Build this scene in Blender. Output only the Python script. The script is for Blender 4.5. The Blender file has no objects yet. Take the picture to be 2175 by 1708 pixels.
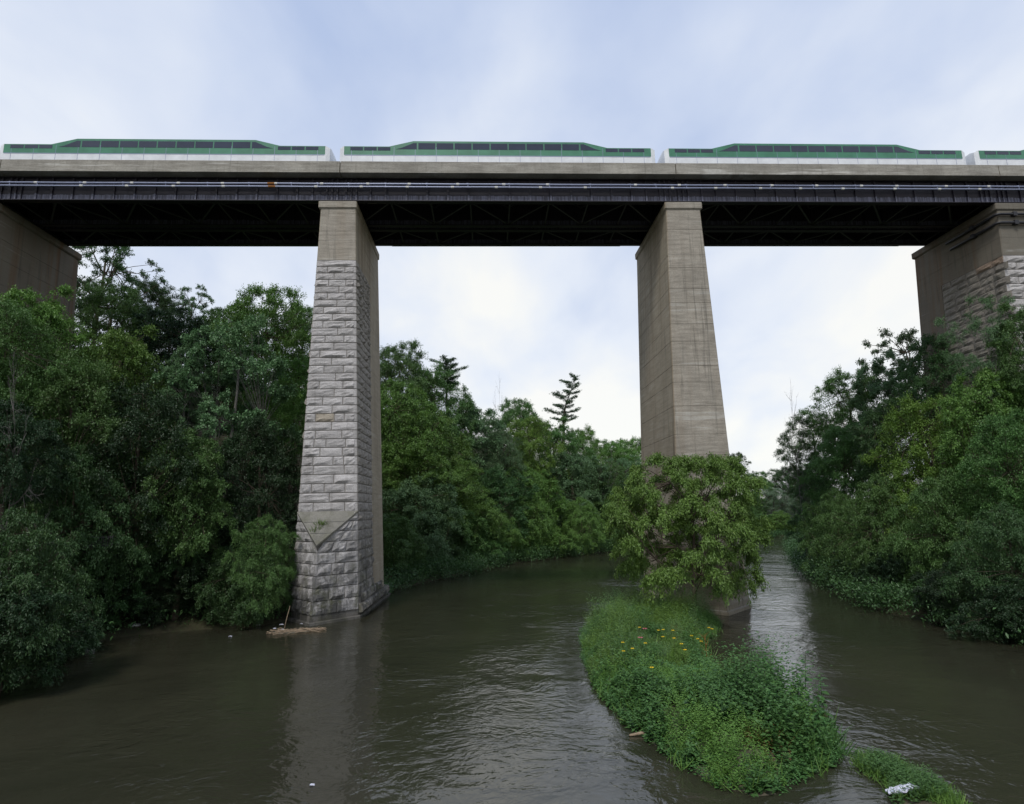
import bpy, bmesh, math, random
import numpy as np
from mathutils import Matrix, Vector

SC = bpy.context.scene
COL = SC.collection
rad = math.radians

# ------------------------------------------------------------------ camera
FPX, PITCH, ROLL, YAW, CAMH = 1250.0, .1846, -.0192, .0427, 6.52
_cy, _sy = math.cos(YAW), math.sin(YAW)
FW = np.array([_sy*math.cos(PITCH), _cy*math.cos(PITCH), math.sin(PITCH)])
R0 = np.array([_cy, -_sy, 0.0]); U0 = np.cross(R0, FW)
RT = R0*math.cos(ROLL)+U0*math.sin(ROLL)
UP = -R0*math.sin(ROLL)+U0*math.cos(ROLL)
cd = bpy.data.cameras.new('camera'); cam = bpy.data.objects.new('camera', cd); COL.objects.link(cam)
cd.sensor_width = 36; cd.sensor_fit = 'HORIZONTAL'; cd.lens = 36*FPX/2175
cd.clip_start = .1; cd.clip_end = 6000
M = Matrix(((RT[0], UP[0], -FW[0], 0), (RT[1], UP[1], -FW[1], 0), (RT[2], UP[2], -FW[2], CAMH), (0, 0, 0, 1)))
cam.matrix_world = M
SC.camera = cam

# ------------------------------------------------------------------ world, sun, exposure
SUN_EL, SUN_AZ = rad(56), rad(198)      # azimuth clockwise from +Y: behind the camera, a little left
w = bpy.data.worlds.new('World'); SC.world = w; w.use_nodes = True
nt = w.node_tree; nt.nodes.clear()
def wn(t, **k):
    n = nt.nodes.new(t)
    for a, b in k.items(): setattr(n, a, b)
    return n
def wl(a, b): nt.links.new(a, b)
wo = wn('ShaderNodeOutputWorld'); bg = wn('ShaderNodeBackground'); wl(bg.outputs[0], wo.inputs[0])
bg.inputs[1].default_value = .1
sky = wn('ShaderNodeTexSky', sky_type='NISHITA'); sky.sun_disc = False
sky.sun_elevation = SUN_EL; sky.sun_rotation = SUN_AZ
tc = wn('ShaderNodeTexCoord'); sp = wn('ShaderNodeSeparateXYZ'); wl(tc.outputs['Generated'], sp.inputs[0])
def wmath(op, a, b=None, clamp=False):
    n = wn('ShaderNodeMath', operation=op); n.use_clamp = clamp
    for i, v in enumerate((a, b)):
        if v is None: continue
        if isinstance(v, (int, float)): n.inputs[i].default_value = v
        else: wl(v, n.inputs[i])
    return n.outputs[0]
zc = wmath('MAXIMUM', sp.outputs[2], 0.0)
den = wmath('ADD', zc, .42)
px_ = wmath('DIVIDE', sp.outputs[0], den); py_ = wmath('DIVIDE', sp.outputs[1], den)
cb = wn('ShaderNodeCombineXYZ'); wl(px_, cb.inputs[0]); wl(py_, cb.inputs[1])
def wnoise(scale, detail, rough, dist, off):
    mp = wn('ShaderNodeMapping'); wl(cb.outputs[0], mp.inputs[0])
    mp.inputs['Location'].default_value = off; mp.inputs['Scale'].default_value = (1.0, .75, 1)
    mp.inputs['Rotation'].default_value = (0, 0, .5)
    n = wn('ShaderNodeTexNoise'); wl(mp.outputs[0], n.inputs['Vector'])
    n.inputs['Scale'].default_value = scale; n.inputs['Detail'].default_value = detail
    n.inputs['Roughness'].default_value = rough; n.inputs['Distortion'].default_value = dist
    return n.outputs[0]
n1 = wnoise(1.35, 6, .5, .25, (3.1, 1.7, 0)); n2 = wnoise(3.6, 6, .5, .4, (7.3, 2.2, 0))
nm = wmath('ADD', wmath('MULTIPLY', n1, .7), wmath('MULTIPLY', n2, .3))
lowb = wmath('SUBTRACT', .215, wmath('MULTIPLY', zc, .43))     # whiter towards the horizon
fac = wmath('ADD', nm, lowb)
cr = wn('ShaderNodeValToRGB'); wl(fac, cr.inputs[0])
e = cr.color_ramp.elements
e[0].position = .36; e[0].color = (.45, .545, .76, 1)
e[1].position = .68; e[1].color = (.92, .92, .89, 1)
a = e.new(.46); a.color = (.58, .66, .83, 1)
a = e.new(.57); a.color = (.76, .81, .90, 1)
mul = wn('ShaderNodeVectorMath', operation='SCALE'); wl(cr.outputs[0], mul.inputs[0]); mul.inputs['Scale'].default_value = 6.7
mx = wn('ShaderNodeMixRGB'); mx.inputs[0].default_value = .95
wl(sky.outputs[0], mx.inputs[1]); wl(mul.outputs[0], mx.inputs[2]); wl(mx.outputs[0], bg.inputs[0])

sd = bpy.data.lights.new('sun', 'SUN'); sun = bpy.data.objects.new('sun', sd); COL.objects.link(sun)
sd.energy = 1.5; sd.angle = rad(14); sd.color = (1, .96, .9)
dirv = Vector((math.sin(SUN_AZ)*math.cos(SUN_EL), math.cos(SUN_AZ)*math.cos(SUN_EL), math.sin(SUN_EL)))
sun.rotation_euler = dirv.to_track_quat('Z', 'Y').to_euler()
vs = SC.view_settings; vs.view_transform = 'Standard'; vs.look = 'None'; vs.exposure = 0.68; vs.gamma = 1; vs.use_curve_mapping = False

# ------------------------------------------------------------------ projection helpers (photo pixel + real depth -> point)
def ray(x, y): return FW+RT*(x-1087.5)/FPX+UP*(854-y)/FPX
def atY(x, y, Y):
    d = ray(x, y); t = Y/d[1]; return np.array([t*d[0], Y, CAMH+t*d[2]])
def ppm(x, y, Y):
    d = ray(x, y); return FPX/(Y/d[1])

# ------------------------------------------------------------------ object helpers
def tagset(o, label=None, cat=None, group=None, kind=None):
    if label: o['label'] = label
    if cat: o['category'] = cat
    if group: o['group'] = group
    if kind: o['kind'] = kind
    return o
def link(name, me, parent=None, mat=None, loc=None):
    o = bpy.data.objects.new(name, me); COL.objects.link(o)
    if parent is not None: o.parent = parent
    if loc is not None: o.location = loc
    if mat is not None and me is not None and len(me.materials) == 0: me.materials.append(mat)
    return o
def thing(name, label, cat, loc=(0, 0, 0), group=None, rz=0):
    o = bpy.data.objects.new(name, None); COL.objects.link(o); o.location = loc; o.rotation_euler = (0, 0, rz)
    o.empty_display_size = .3
    return tagset(o, label, cat, group)
class MB:
    def __init__(s): s.v = []; s.f = []
    def box(s, x0, y0, z0, x1, y1, z1):
        b = len(s.v)
        s.v += [(x0, y0, z0), (x1, y0, z0), (x1, y1, z0), (x0, y1, z0), (x0, y0, z1), (x1, y0, z1), (x1, y1, z1), (x0, y1, z1)]
        s.f += [tuple(b+i for i in q) for q in ((0, 3, 2, 1), (4, 5, 6, 7), (0, 1, 5, 4), (1, 2, 6, 5), (2, 3, 7, 6), (3, 0, 4, 7))]
    def tube(s, pts, rs, n=6, cap=True):
        pts = [np.array(p, float) for p in pts]; b = len(s.v)
        if not hasattr(rs, '__len__'): rs = [rs]*len(pts)
        ref = np.array([0.31, .17, .93])
        for i, p in enumerate(pts):
            d = pts[min(i+1, len(pts)-1)]-pts[max(i-1, 0)]; d = d/(np.linalg.norm(d)+1e-9)
            if abs(d@ref) > .95: ref = np.array([.9, .3, .1])
            u = np.cross(d, ref); u /= np.linalg.norm(u); v = np.cross(d, u)
            for k in range(n):
                a = 2*math.pi*k/n; s.v.append(tuple(p+rs[i]*(u*math.cos(a)+v*math.sin(a))))
        for i in range(len(pts)-1):
            for k in range(n):
                k2 = (k+1) % n; s.f.append((b+i*n+k, b+i*n+k2, b+(i+1)*n+k2, b+(i+1)*n+k))
        if cap:
            s.f.append(tuple(b+k for k in range(n))[::-1]); s.f.append(tuple(b+(len(pts)-1)*n+k for k in range(n)))
    def loft(s, rings, cap=True):
        b = len(s.v); n = len(rings[0])
        for r in rings: s.v += [tuple(p) for p in r]
        for i in range(len(rings)-1):
            for k in range(n):
                k2 = (k+1) % n; s.f.append((b+i*n+k, b+i*n+k2, b+(i+1)*n+k2, b+(i+1)*n+k))
        if cap:
            s.f.append(tuple(b+k for k in range(n))[::-1]); s.f.append(tuple(b+(len(rings)-1)*n+k for k in range(n)))
    def mesh(s, name, mat=None, smooth=False):
        me = bpy.data.meshes.new(name); me.from_pydata(s.v, [], s.f); me.update()
        if smooth: me.polygons.foreach_set('use_smooth', [True]*len(me.polygons))
        if mat: me.materials.append(mat)
        return me
    def obj(s, name, mat, parent=None, org=(0, 0, 0), smooth=False):
        if org != (0, 0, 0): s.v = [(a-org[0], b-org[1], c-org[2]) for a, b, c in s.v]
        return link(name, s.mesh(name, mat, smooth), parent)

# ------------------------------------------------------------------ material helpers
class Mat:
    def __init__(s, name, rough=.8, spec=.3):
        s.m = bpy.data.materials.new(name); s.m.use_nodes = True; s.t = s.m.node_tree; s.t.nodes.clear()
        s.out = s.n('ShaderNodeOutputMaterial'); s.p = s.n('ShaderNodeBsdfPrincipled'); s.l(s.p.outputs[0], s.out.inputs[0])
        s.p.inputs['Roughness'].default_value = rough; s.p.inputs['Specular IOR Level'].default_value = spec
        s.tc = s.n('ShaderNodeTexCoord')
        g = s.n('ShaderNodeNewGeometry'); s.pos = g.outputs['Position']; s.geo = g
    def n(s, t, **k):
        n = s.t.nodes.new(t)
        for a, b in k.items(): setattr(n, a, b)
        return n
    def l(s, a, b): s.t.links.new(a, b)
    def set(s, sock, v):
        if isinstance(v, (int, float)): sock.default_value = v
        elif isinstance(v, tuple): sock.default_value = v if len(v) != 3 or sock.type != 'RGBA' else (*v, 1)
        else: s.l(v, sock)
    def math(s, op, a, b=0.0, clamp=False):
        n = s.n('ShaderNodeMath', operation=op); n.use_clamp = clamp; s.set(n.inputs[0], a); s.set(n.inputs[1], b); return n.outputs[0]
    def noise(s, scale=(1, 1, 1), sc=1.0, det=4, rough=.55, dist=0.0, vec=None, loc=(0, 0, 0)):
        mp = s.n('ShaderNodeMapping'); s.l(vec or s.pos, mp.inputs[0]); mp.inputs['Scale'].default_value = scale; mp.inputs['Location'].default_value = loc
        n = s.n('ShaderNodeTexNoise'); s.l(mp.outputs[0], n.inputs['Vector'])
        n.inputs['Scale'].default_value = sc; n.inputs['Detail'].default_value = det; n.inputs['Roughness'].default_value = rough; n.inputs['Distortion'].default_value = dist
        return n.outputs[0]
    def ramp(s, f, a, b, va=0.0, vb=1.0):
        n = s.n('ShaderNodeMapRange'); n.clamp = True; s.set(n.inputs[0], f)
        for i, v in enumerate((a, b, va, vb)): n.inputs[i+1].default_value = v
        return n.outputs[0]
    def mix(s, f, a, b, mode='MIX'):
        n = s.n('ShaderNodeMixRGB', blend_type=mode); s.set(n.inputs[0], f); s.set(n.inputs[1], a); s.set(n.inputs[2], b); return n.outputs[0]
    def bump(s, h, st=.5, dist=.05, base=None):
        n = s.n('ShaderNodeBump'); n.inputs['Strength'].default_value = st; n.inputs['Distance'].default_value = dist; s.l(h, n.inputs['Height'])
        if base is not None: s.l(base, n.inputs['Normal'])
        return n.outputs[0]
    def col(s, c): s.set(s.p.inputs['Base Color'], c)
    def nor(s, n): s.l(n, s.p.inputs['Normal'])
    def xyz(s):
        n = s.n('ShaderNodeSeparateXYZ'); s.l(s.pos, n.inputs[0]); return n.outputs

def concrete(name, a, b, stain=.6, warm=(.20, .145, .09), pale=.4, warm2=(.33, .27, .17)):
    m = Mat(name, .85, .25)
    big = m.noise((1, 1, 1), .35, 5, .6)
    c = m.mix(m.ramp(big, .3, .7), a, b)
    boards = m.noise((.12, .12, 1), 5.5, 3, .6, loc=(3, 1, 0))          # form-board bands
    c = m.mix(m.ramp(boards, .35, .60, .42, 0), c, (.12, .105, .085))
    fine = m.noise((1, 1, 2.5), 9, 5, .7)
    c = m.mix(m.ramp(fine, .42, .72, 0, .5), c, (.10, .09, .075))
    c = m.mix(m.ramp(m.noise((1, 1, .7), .9, 6, .7, loc=(1, 5, 3)), .5, .7, 0, .35), c, (.16, .145, .12))
    lines = m.noise((.05, .05, 1), 1.9, 3, .65, loc=(0, 7, 2.3))          # pale lime lines along the pours
    ln = m.math('MULTIPLY', m.ramp(lines, .58, .61), m.ramp(m.noise((.4, .4, .4), 1.1, 4, .7), .4, .6))
    c = m.mix(m.math('MULTIPLY', ln, pale), c, (.55, .54, .5))
    st = m.noise((1, 1, .035), 1.25, 4, .6, loc=(5, 2, 0))               # run-down stains
    st2 = m.noise((1, 1, .12), .5, 3, .6)
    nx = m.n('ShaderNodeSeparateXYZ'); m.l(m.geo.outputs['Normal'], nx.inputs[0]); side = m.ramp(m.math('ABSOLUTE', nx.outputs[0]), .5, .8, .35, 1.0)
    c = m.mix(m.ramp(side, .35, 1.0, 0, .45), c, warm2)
    sm = m.math('MULTIPLY', m.math('MULTIPLY', m.ramp(st, .5, .66), m.ramp(st2, .35, .6)), side)
    c = m.mix(m.math('MULTIPLY', sm, stain), c, warm)
    c = m.mix(m.math('MULTIPLY', m.ramp(m.noise((2.2, 2.2, .08), 1.6, 4, .7, loc=(9, 9, 0)), .56, .7), stain*.6), c, (.06, .055, .045))
    m.col(c)
    h = m.math('ADD', m.math('MULTIPLY', boards, .6), m.math('MULTIPLY', fine, .5))
    m.nor(m.bump(h, .35, .05)); return m.m
M_CONC = concrete('pier_concrete', (.44, .40, .335), (.32, .295, .25), stain=.8)
M_CONC_GREY = concrete('slab_concrete', (.42, .40, .35), (.26, .25, .22), stain=.5, warm=(.12, .11, .09), pale=.7)
M_CONC_DARK = concrete('weathered_concrete', (.20, .185, .15), (.13, .12, .10), stain=.85, warm=(.14, .08, .04), pale=.25, warm2=(.15, .125, .095))

def stone_mat(name, a, b, dark, moss):
    m = Mat(name, .85, .3)
    oi = m.n('ShaderNodeObjectInfo')
    c = m.mix(oi.outputs['Random'], a, b)
    gr = m.noise((1, 1, 1), 22, 4, .75)
    c = m.mix(m.ramp(gr, .38, .68, .45, 0), c, (.14, .135, .14))
    lg = m.noise((1, 1, .6), .8, 5, .7)
    c = m.mix(m.ramp(lg, .52, .72, 0, .55), c, dark)
    z = m.xyz()[2]
    run = m.ramp(m.noise((1, 1, .05), 1.7, 4, .65, loc=(2, 2, 0)), .52, .68, 0, .55)
    c = m.mix(run, c, dark)
    low = m.ramp(z, 8.0, 1.0)
    dk = m.math('MULTIPLY', low, m.ramp(m.noise((1, 1, .35), 1.1, 6, .75, loc=(2, 4, 1)), .42, .56))
    c = m.mix(m.math('MULTIPLY', dk, .85), c, (.045, .045, .04))
    ms = m.math('MULTIPLY', m.ramp(z, 7.5, .3), m.ramp(m.noise((1, 1, .8), 1.5, 5, .7, loc=(8, 3, 1)), .5, .66))
    c = m.mix(m.math('MULTIPLY', ms, moss), c, (.085, .09, .035))
    wet = m.ramp(z, .7, .15)
    c = m.mix(m.math('MULTIPLY', wet, .6), c, (.05, .048, .04))
    m.col(c)
    h = m.math('ADD', m.noise((1, 1, 1), 7, 6, .7), m.math('MULTIPLY', gr, .35))
    m.nor(m.bump(h, .9, .09)); return m.m
M_STONE = stone_mat('grey_granite', (.64, .615, .60), (.46, .44, .425), (.25, .235, .22), .7)
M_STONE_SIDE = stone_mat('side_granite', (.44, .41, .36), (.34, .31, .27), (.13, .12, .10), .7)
M_STONE_BROWN = stone_mat('brown_stone', (.46, .40, .31), (.42, .37, .29), (.16, .12, .08), .3)
M_RUSTSTONE = stone_mat('rust_stained_stone', (.30, .215, .15), (.27, .20, .14), (.2, .14, .09), .2)
M_MORTAR = stone_mat('mortar', (.30, .28, .25), (.26, .24, .21), (.12, .11, .10), .5)

def simple(name, c, rough=.6, spec=.4, metal=0, var=.25, nsc=3.0, bumpst=.2):
    m = Mat(name, rough, spec); m.p.inputs['Metallic'].default_value = metal
    n = m.noise((1, 1, 1), nsc, 5, .65)
    m.col(m.mix(m.ramp(n, .3, .7), tuple(x*(1+var) for x in c), tuple(x*(1-var) for x in c)))
    if bumpst: m.nor(m.bump(m.noise((1, 1, 1), nsc*4, 4, .6), bumpst, .02))
    return m.m
def steel():
    m = Mat('dark_girder_paint', .55, .4)
    c = m.mix(m.ramp(m.noise((1, 1, 1), 1.2, 5, .6), .3, .7), (.020, .017, .026), (.010, .008, .014))
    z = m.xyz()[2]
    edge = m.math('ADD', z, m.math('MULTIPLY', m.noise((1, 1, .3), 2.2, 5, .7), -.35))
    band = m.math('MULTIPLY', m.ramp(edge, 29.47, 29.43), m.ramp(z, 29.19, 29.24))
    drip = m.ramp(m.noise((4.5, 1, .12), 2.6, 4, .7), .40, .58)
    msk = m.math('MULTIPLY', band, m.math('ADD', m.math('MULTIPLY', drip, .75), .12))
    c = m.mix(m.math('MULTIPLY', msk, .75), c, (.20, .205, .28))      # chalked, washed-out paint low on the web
    m.col(c); m.nor(m.bump(m.noise((1, 1, 1), 14, 4, .6), .15, .02)); return m.m
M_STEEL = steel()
M_STEEL_DK = simple('brace_paint', (.045, .048, .05), .6, .3)
M_PIPE = simple('pipe_grey', (.27, .30, .42), .4, .5, .3, .1)
M_PIPE_DK = simple('black_pipe', (.02, .02, .024), .5, .4)
M_COUP = simple('coupling_white', (.7, .7, .68), .5, .4)
M_RUST = simple('rust', (.25, .11, .035), .9, .2, 0, .4, 8)
M_WHITE = simple('coach_white', (.68, .70, .72), .35, .5, 0, .12, 1.2, 0)
M_GREEN = simple('coach_green', (.05, .19, .11), .35, .5, 0, .18, 1.0, 0)
M_GLASS = simple('coach_window', (.03, .035, .055), .08, .6, 0, .2, .5, 0)
M_BALLAST = simple('ballast_stone', (.13, .12, .11), .95, .2, 0, .5, 12, 1)
M_RAIL = simple('rail_steel', (.16, .12, .10), .4, .5, .8)
M_BARK = simple('bark', (.085, .068, .05), .9, .2, 0, .4, 6, .8)
M_BARK_PALE = simple('pale_bark', (.15, .145, .13), .85, .2, 0, .35, 6, .5)
M_TWIG = simple('dead_twig', (.13, .12, .11), .9, .2, 0, .3, 6, .3)
M_STEM = simple('plant_stem', (.07, .11, .035), .7, .3, 0, .3, 8)
M_ROCK = simple('shore_rock', (.32, .32, .30), .85, .3, 0, .45, 5, .8)
M_YEL = simple('petal_yellow', (.85, .62, .02), .6, .3, 0, .08, 20, 0)
M_PINK = simple('petal_pink', (.50, .14, .20), .7, .3, 0, .2, 20, 0)
M_DISK = simple('flower_disk', (.25, .14, .02), .8, .2, 0, .2, 30, 0)
M_PLAST = simple('white_plastic', (.66, .67, .76), .4, .4, 0, .12, 9, .4)
M_WOOD = simple('driftwood', (.27, .205, .14), .9, .2, 0, .4, 9, .6)
M_REDWOOD = simple('rotten_brown_wood', (.10, .045, .035), .9, .2, 0, .4, 9, .6)
M_MUD = simple('wet_mud', (.085, .075, .052), .55, .45, 0, .3, 3, .6)
M_FENCE = simple('weathered_fence_wood', (.10, .095, .095), .9, .2)

def leaf_mat(name, c1, c2, hi, trans=.28, rough=.45):
    m = Mat(name, rough, .35)
    at = m.n('ShaderNodeAttribute'); at.attribute_name = 'lv'
    oi = m.n('ShaderNodeObjectInfo')
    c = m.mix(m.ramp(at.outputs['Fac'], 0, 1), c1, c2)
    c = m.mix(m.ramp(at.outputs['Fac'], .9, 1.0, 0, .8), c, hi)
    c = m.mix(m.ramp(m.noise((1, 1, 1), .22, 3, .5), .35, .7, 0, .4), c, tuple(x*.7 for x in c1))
    hs = m.n('ShaderNodeHueSaturation'); m.l(c, hs.inputs['Color'])
    m.l(m.ramp(oi.outputs['Random'], 0, 1, .496, .517), hs.inputs['Hue'])
    m.l(m.ramp(oi.outputs['Random'], 0, 1, .95, 1.35), hs.inputs['Value'])
    m.col(hs.outputs[0])
    tr = m.n('ShaderNodeBsdfTranslucent'); m.l(hs.outputs[0], tr.inputs[0])
    ms = m.n('ShaderNodeMixShader'); ms.inputs[0].default_value = trans
    m.l(m.p.outputs[0], ms.inputs[1]); m.l(tr.outputs[0], ms.inputs[2]); m.l(ms.outputs[0], m.out.inputs[0])
    return m.m
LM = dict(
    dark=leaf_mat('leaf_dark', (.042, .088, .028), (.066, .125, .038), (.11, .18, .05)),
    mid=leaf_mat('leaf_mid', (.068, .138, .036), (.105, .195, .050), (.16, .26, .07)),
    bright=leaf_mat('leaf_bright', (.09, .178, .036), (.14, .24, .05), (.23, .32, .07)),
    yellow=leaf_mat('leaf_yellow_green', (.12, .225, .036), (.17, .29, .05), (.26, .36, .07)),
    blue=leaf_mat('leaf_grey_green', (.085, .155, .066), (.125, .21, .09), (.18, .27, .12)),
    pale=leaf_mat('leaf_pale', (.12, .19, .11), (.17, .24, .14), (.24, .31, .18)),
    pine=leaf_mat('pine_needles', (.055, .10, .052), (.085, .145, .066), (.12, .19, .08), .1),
    black=leaf_mat('leaf_shade_black', (.020, .042, .016), (.033, .062, .022), (.055, .095, .03)),  # deep shade of the lower banks and hollows put into the leaf colour
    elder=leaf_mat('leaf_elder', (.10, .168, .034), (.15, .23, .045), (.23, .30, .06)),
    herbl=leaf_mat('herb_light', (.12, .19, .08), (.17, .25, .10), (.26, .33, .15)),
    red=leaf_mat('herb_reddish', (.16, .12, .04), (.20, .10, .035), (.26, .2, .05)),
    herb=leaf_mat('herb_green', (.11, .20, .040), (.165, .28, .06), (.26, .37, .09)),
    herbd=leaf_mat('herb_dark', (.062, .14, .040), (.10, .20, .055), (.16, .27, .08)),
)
def water_mat():
    m = Mat('river_water', .10, .5); m.p.inputs['IOR'].default_value = 1.48
    n = m.noise((1, 1, 1), .07, 4, .6, .5)
    c = m.mix(m.ramp(n, .35, .65), (.034, .033, .021), (.022, .022, .014)); m.col(c)
    v = m.n('ShaderNodeMapping'); m.l(m.pos, v.inputs[0]); v.inputs['Rotation'].default_value = (0, 0, .35); v.inputs['Scale'].default_value = (1, 1.25, 1)
    warp = m.n('ShaderNodeTexNoise'); m.l(m.pos, warp.inputs['Vector']); warp.inputs['Scale'].default_value = .22; warp.inputs['Detail'].default_value = 2
    add = m.n('ShaderNodeVectorMath', operation='MULTIPLY_ADD'); m.l(warp.outputs['Color'], add.inputs[0]); add.inputs[1].default_value = (3, 3, 0); m.l(v.outputs[0], add.inputs[2])
    a = m.noise((1, 1, 1), 1.5, 2.5, .5, .7, vec=add.outputs[0]); b = m.noise((1, 1, 1), 5.0, 2, .5, .5, vec=add.outputs[0], loc=(3, 3, 0))
    calm = m.ramp(m.noise((1, 1, 1), .16, 3, .55, .6), .36, .64, .35, 1.25)
    g = m.noise((1, 1, 1), .45, 2, .5, .4, vec=add.outputs[0], loc=(1, 8, 0))
    h = m.math('ADD', m.math('MULTIPLY', a, 1.0), m.math('MULTIPLY', b, .34))
    h = m.math('ADD', h, m.math('MULTIPLY', g, .8))
    h = m.math('MULTIPLY', h, calm)
    fo = m.noise((1, 2.6, 1), 2.4, 6, .7, .4, vec=v.outputs[0], loc=(4, 4, 0))
    fm = m.math('MULTIPLY', m.ramp(fo, .66, .74), m.ramp(m.noise((1, 1, 1), .22, 3, .6, loc=(6, 1, 0)), .46, .6))
    c = m.mix(m.math('MULTIPLY', fm, .5), c, (.30, .31, .30)); m.col(c)
    m.nor(m.bump(h, 1.0, .038)); return m.m
M_WATER = water_mat()
def ground_mat():
    m = Mat('forest_floor', .95, .2)
    n = m.noise((1, 1, 1), .8, 6, .65); c = m.mix(m.ramp(n, .35, .65), (.030, .032, .014), (.045, .038, .024))
    c = m.mix(m.ramp(m.noise((1, 1, 1), 5, 5, .7), .5, .7, 0, .6), c, (.035, .06, .018)); m.col(c)
    m.nor(m.bump(m.noise((1, 1, 1), 6, 5, .7), .8, .15)); return m.m
M_GROUND = ground_mat()

# ------------------------------------------------------------------ terrain and river
LB = [(-22, -400), (-22, -80), (-22, 0), (-21, 20), (-21.0, 28), (-21.3, 35.5), (-18, 37.3), (-14.0, 37.8), (-12.6, 40), (-9.6, 50), (-7.6, 56), (-4.6, 62), (3.5, 79), (19.5, 96), (40, 112), (61, 129), (82, 141), (130, 163), (230, 200), (600, 330)]
RB = [(600, 300), (230, 172), (130, 138), (88, 126), (68, 116), (50, 98), (33, 62), (28.2, 50), (24.3, 37), (25.6, 31), (24, 20), (24, 0), (24, -80), (24, -400)]
RIV = np.array(LB+RB, float)
def poly_sd(P, poly):
    """signed distance, positive outside"""
    A = poly; B = np.roll(poly, -1, 0); d = np.full(len(P), 1e9); ins = np.zeros(len(P), bool)
    for a, b in zip(A, B):
        ab = b-a; t = np.clip(((P-a)@ab)/(ab@ab), 0, 1); q = a+t[:, None]*ab
        d = np.minimum(d, np.hypot(*(P-q).T))
        c = ((a[1] > P[:, 1]) != (b[1] > P[:, 1]))
        if abs(ab[1]) > 1e-9: ins ^= c & (P[:, 0] < ab[0]*(P[:, 1]-a[1])/ab[1]+a[0])
    return np.where(ins, -d, d)
def ss(x, a, b):
    t = np.clip((x-a)/(b-a), 0, 1); return t*t*(3-2*t)
def vnoise(P, s, seed=0):
    """cheap smooth value noise"""
    r = np.random.RandomState(seed); T = r.rand(64, 64); q = P*s; i = np.floor(q).astype(int); f = q-i; f = f*f*(3-2*f)
    g = lambda a, b: T[a % 64, b % 64]
    return (g(i[:, 0], i[:, 1])*(1-f[:, 0])+g(i[:, 0]+1, i[:, 1])*f[:, 0])*(1-f[:, 1])+(g(i[:, 0], i[:, 1]+1)*(1-f[:, 0])+g(i[:, 0]+1, i[:, 1]+1)*f[:, 0])*f[:, 1]
def terrain_z(P):
    P = np.asarray(P, float).reshape(-1, 2); d = poly_sd(P, RIV)
    left = (P[:, 0]-.62*(P[:, 1]-50)-4) < 0
    hl = 24-16*ss(P[:, 1], 112, 150); hr = 13+0*P[:, 1]-6*ss(P[:, 1], 80, 120)
    h = np.where(left, hl, hr)
    z = .35*ss(d, 0, 1.2)+.9*ss(d, 1, 5)+h*ss(d, 3, 40)+(vnoise(P, .12, 1)-.5)*1.6*ss(d, 3, 14)+(vnoise(P, .5, 2)-.5)*.35*ss(d, .5, 3)
    return np.where(d < 0, np.maximum(-1.6, d*.45)-.02, z+.02)
def axis(lo, hi, step, far):
    a = list(np.arange(lo, hi+.01, step)); s = step
    while a[-1] < far: s *= 1.35; a.append(a[-1]+s)
    s = step
    while a[0] > -far: s *= 1.35; a.insert(0, a[0]-s)
    return np.array(a)
def grid_mesh(name, xs, ys, zf, mat, smooth=True):
    X, Yg = np.meshgrid(xs, ys); P = np.stack([X.ravel(), Yg.ravel()], 1); Z = zf(P)
    V = np.column_stack([P, Z]); nx, ny = len(xs), len(ys)
    i = (np.arange(ny-1)[:, None]*nx+np.arange(nx-1)[None]).ravel()
    F = np.stack([i, i+1, i+nx+1, i+nx], 1)
    me = bpy.data.meshes.new(name); me.vertices.add(len(V)); me.vertices.foreach_set('co', V.ravel())
    me.loops.add(F.size); me.loops.foreach_set('vertex_index', F.ravel()); me.polygons.add(len(F)); me.polygons.foreach_set('loop_start', np.arange(len(F))*4)
    me.polygons.foreach_set('use_smooth', np.full(len(F), smooth)); me.update(calc_edges=True); me.materials.append(mat); return me
tagset(link('ground', grid_mesh('ground', axis(-90, 130, 1.4, 1800), axis(-40, 190, 1.4, 2200), terrain_z, M_GROUND)), kind='structure')
tagset(link('river', grid_mesh('river', np.linspace(-60, 640, 12), np.linspace(-420, 340, 12), lambda P: np.zeros(len(P)), M_WATER)), kind='structure')

ISL = np.array([(5.9, 14.0), (6.8, 14.6), (8.2, 15.4), (8.75, 16.1), (9.45, 17.5), (9.25, 19.3), (8.5, 22.3), (9.1, 26), (10.4, 30), (12.3, 33.3), (13.3, 35.3), (13.2, 37.2), (12.2, 39.3), (10.5, 40), (7.2, 38.5), (5.2, 34), (4.3, 28.5), (3.9, 23), (4.1, 18.5), (4.7, 15.8), (5.1, 14.5)])
ISL2 = np.array([(9.2, 15.9), (9.6, 15.95), (9.95, 15.4), (10.05, 14.3), (9.95, 13.4), (9.6, 12.4), (8.7, 12.4), (8.6, 13.6), (9.0, 14.4), (8.9, 15.1)])
def isl_z(poly, top):
    def f(P):
        d = -poly_sd(P, poly)+(vnoise(P, 1.7, 5)-.5)*.5
        return np.where(d < 0, np.maximum(-.5, d*.5), top*ss(d, 0, 1.3)*(.75+.5*vnoise(P, .8, 6)))
    return f
ISL = ISL*(1+.05*(ISL[:, 1:2] < 21)); ISL2 = ISL2*1.035
iz1, iz2 = isl_z(ISL, .42), isl_z(ISL2, .16)
tagset(link('island_ground', grid_mesh('island_ground', np.arange(2.6, 16.4, .22), np.arange(12.8, 41.6, .22), iz1, M_MUD)), kind='structure')
tagset(link('islet_ground', grid_mesh('islet_ground', np.arange(8.0, 11.2, .12), np.arange(11.6, 17, .12), iz2, M_MUD)), kind='structure')

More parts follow.
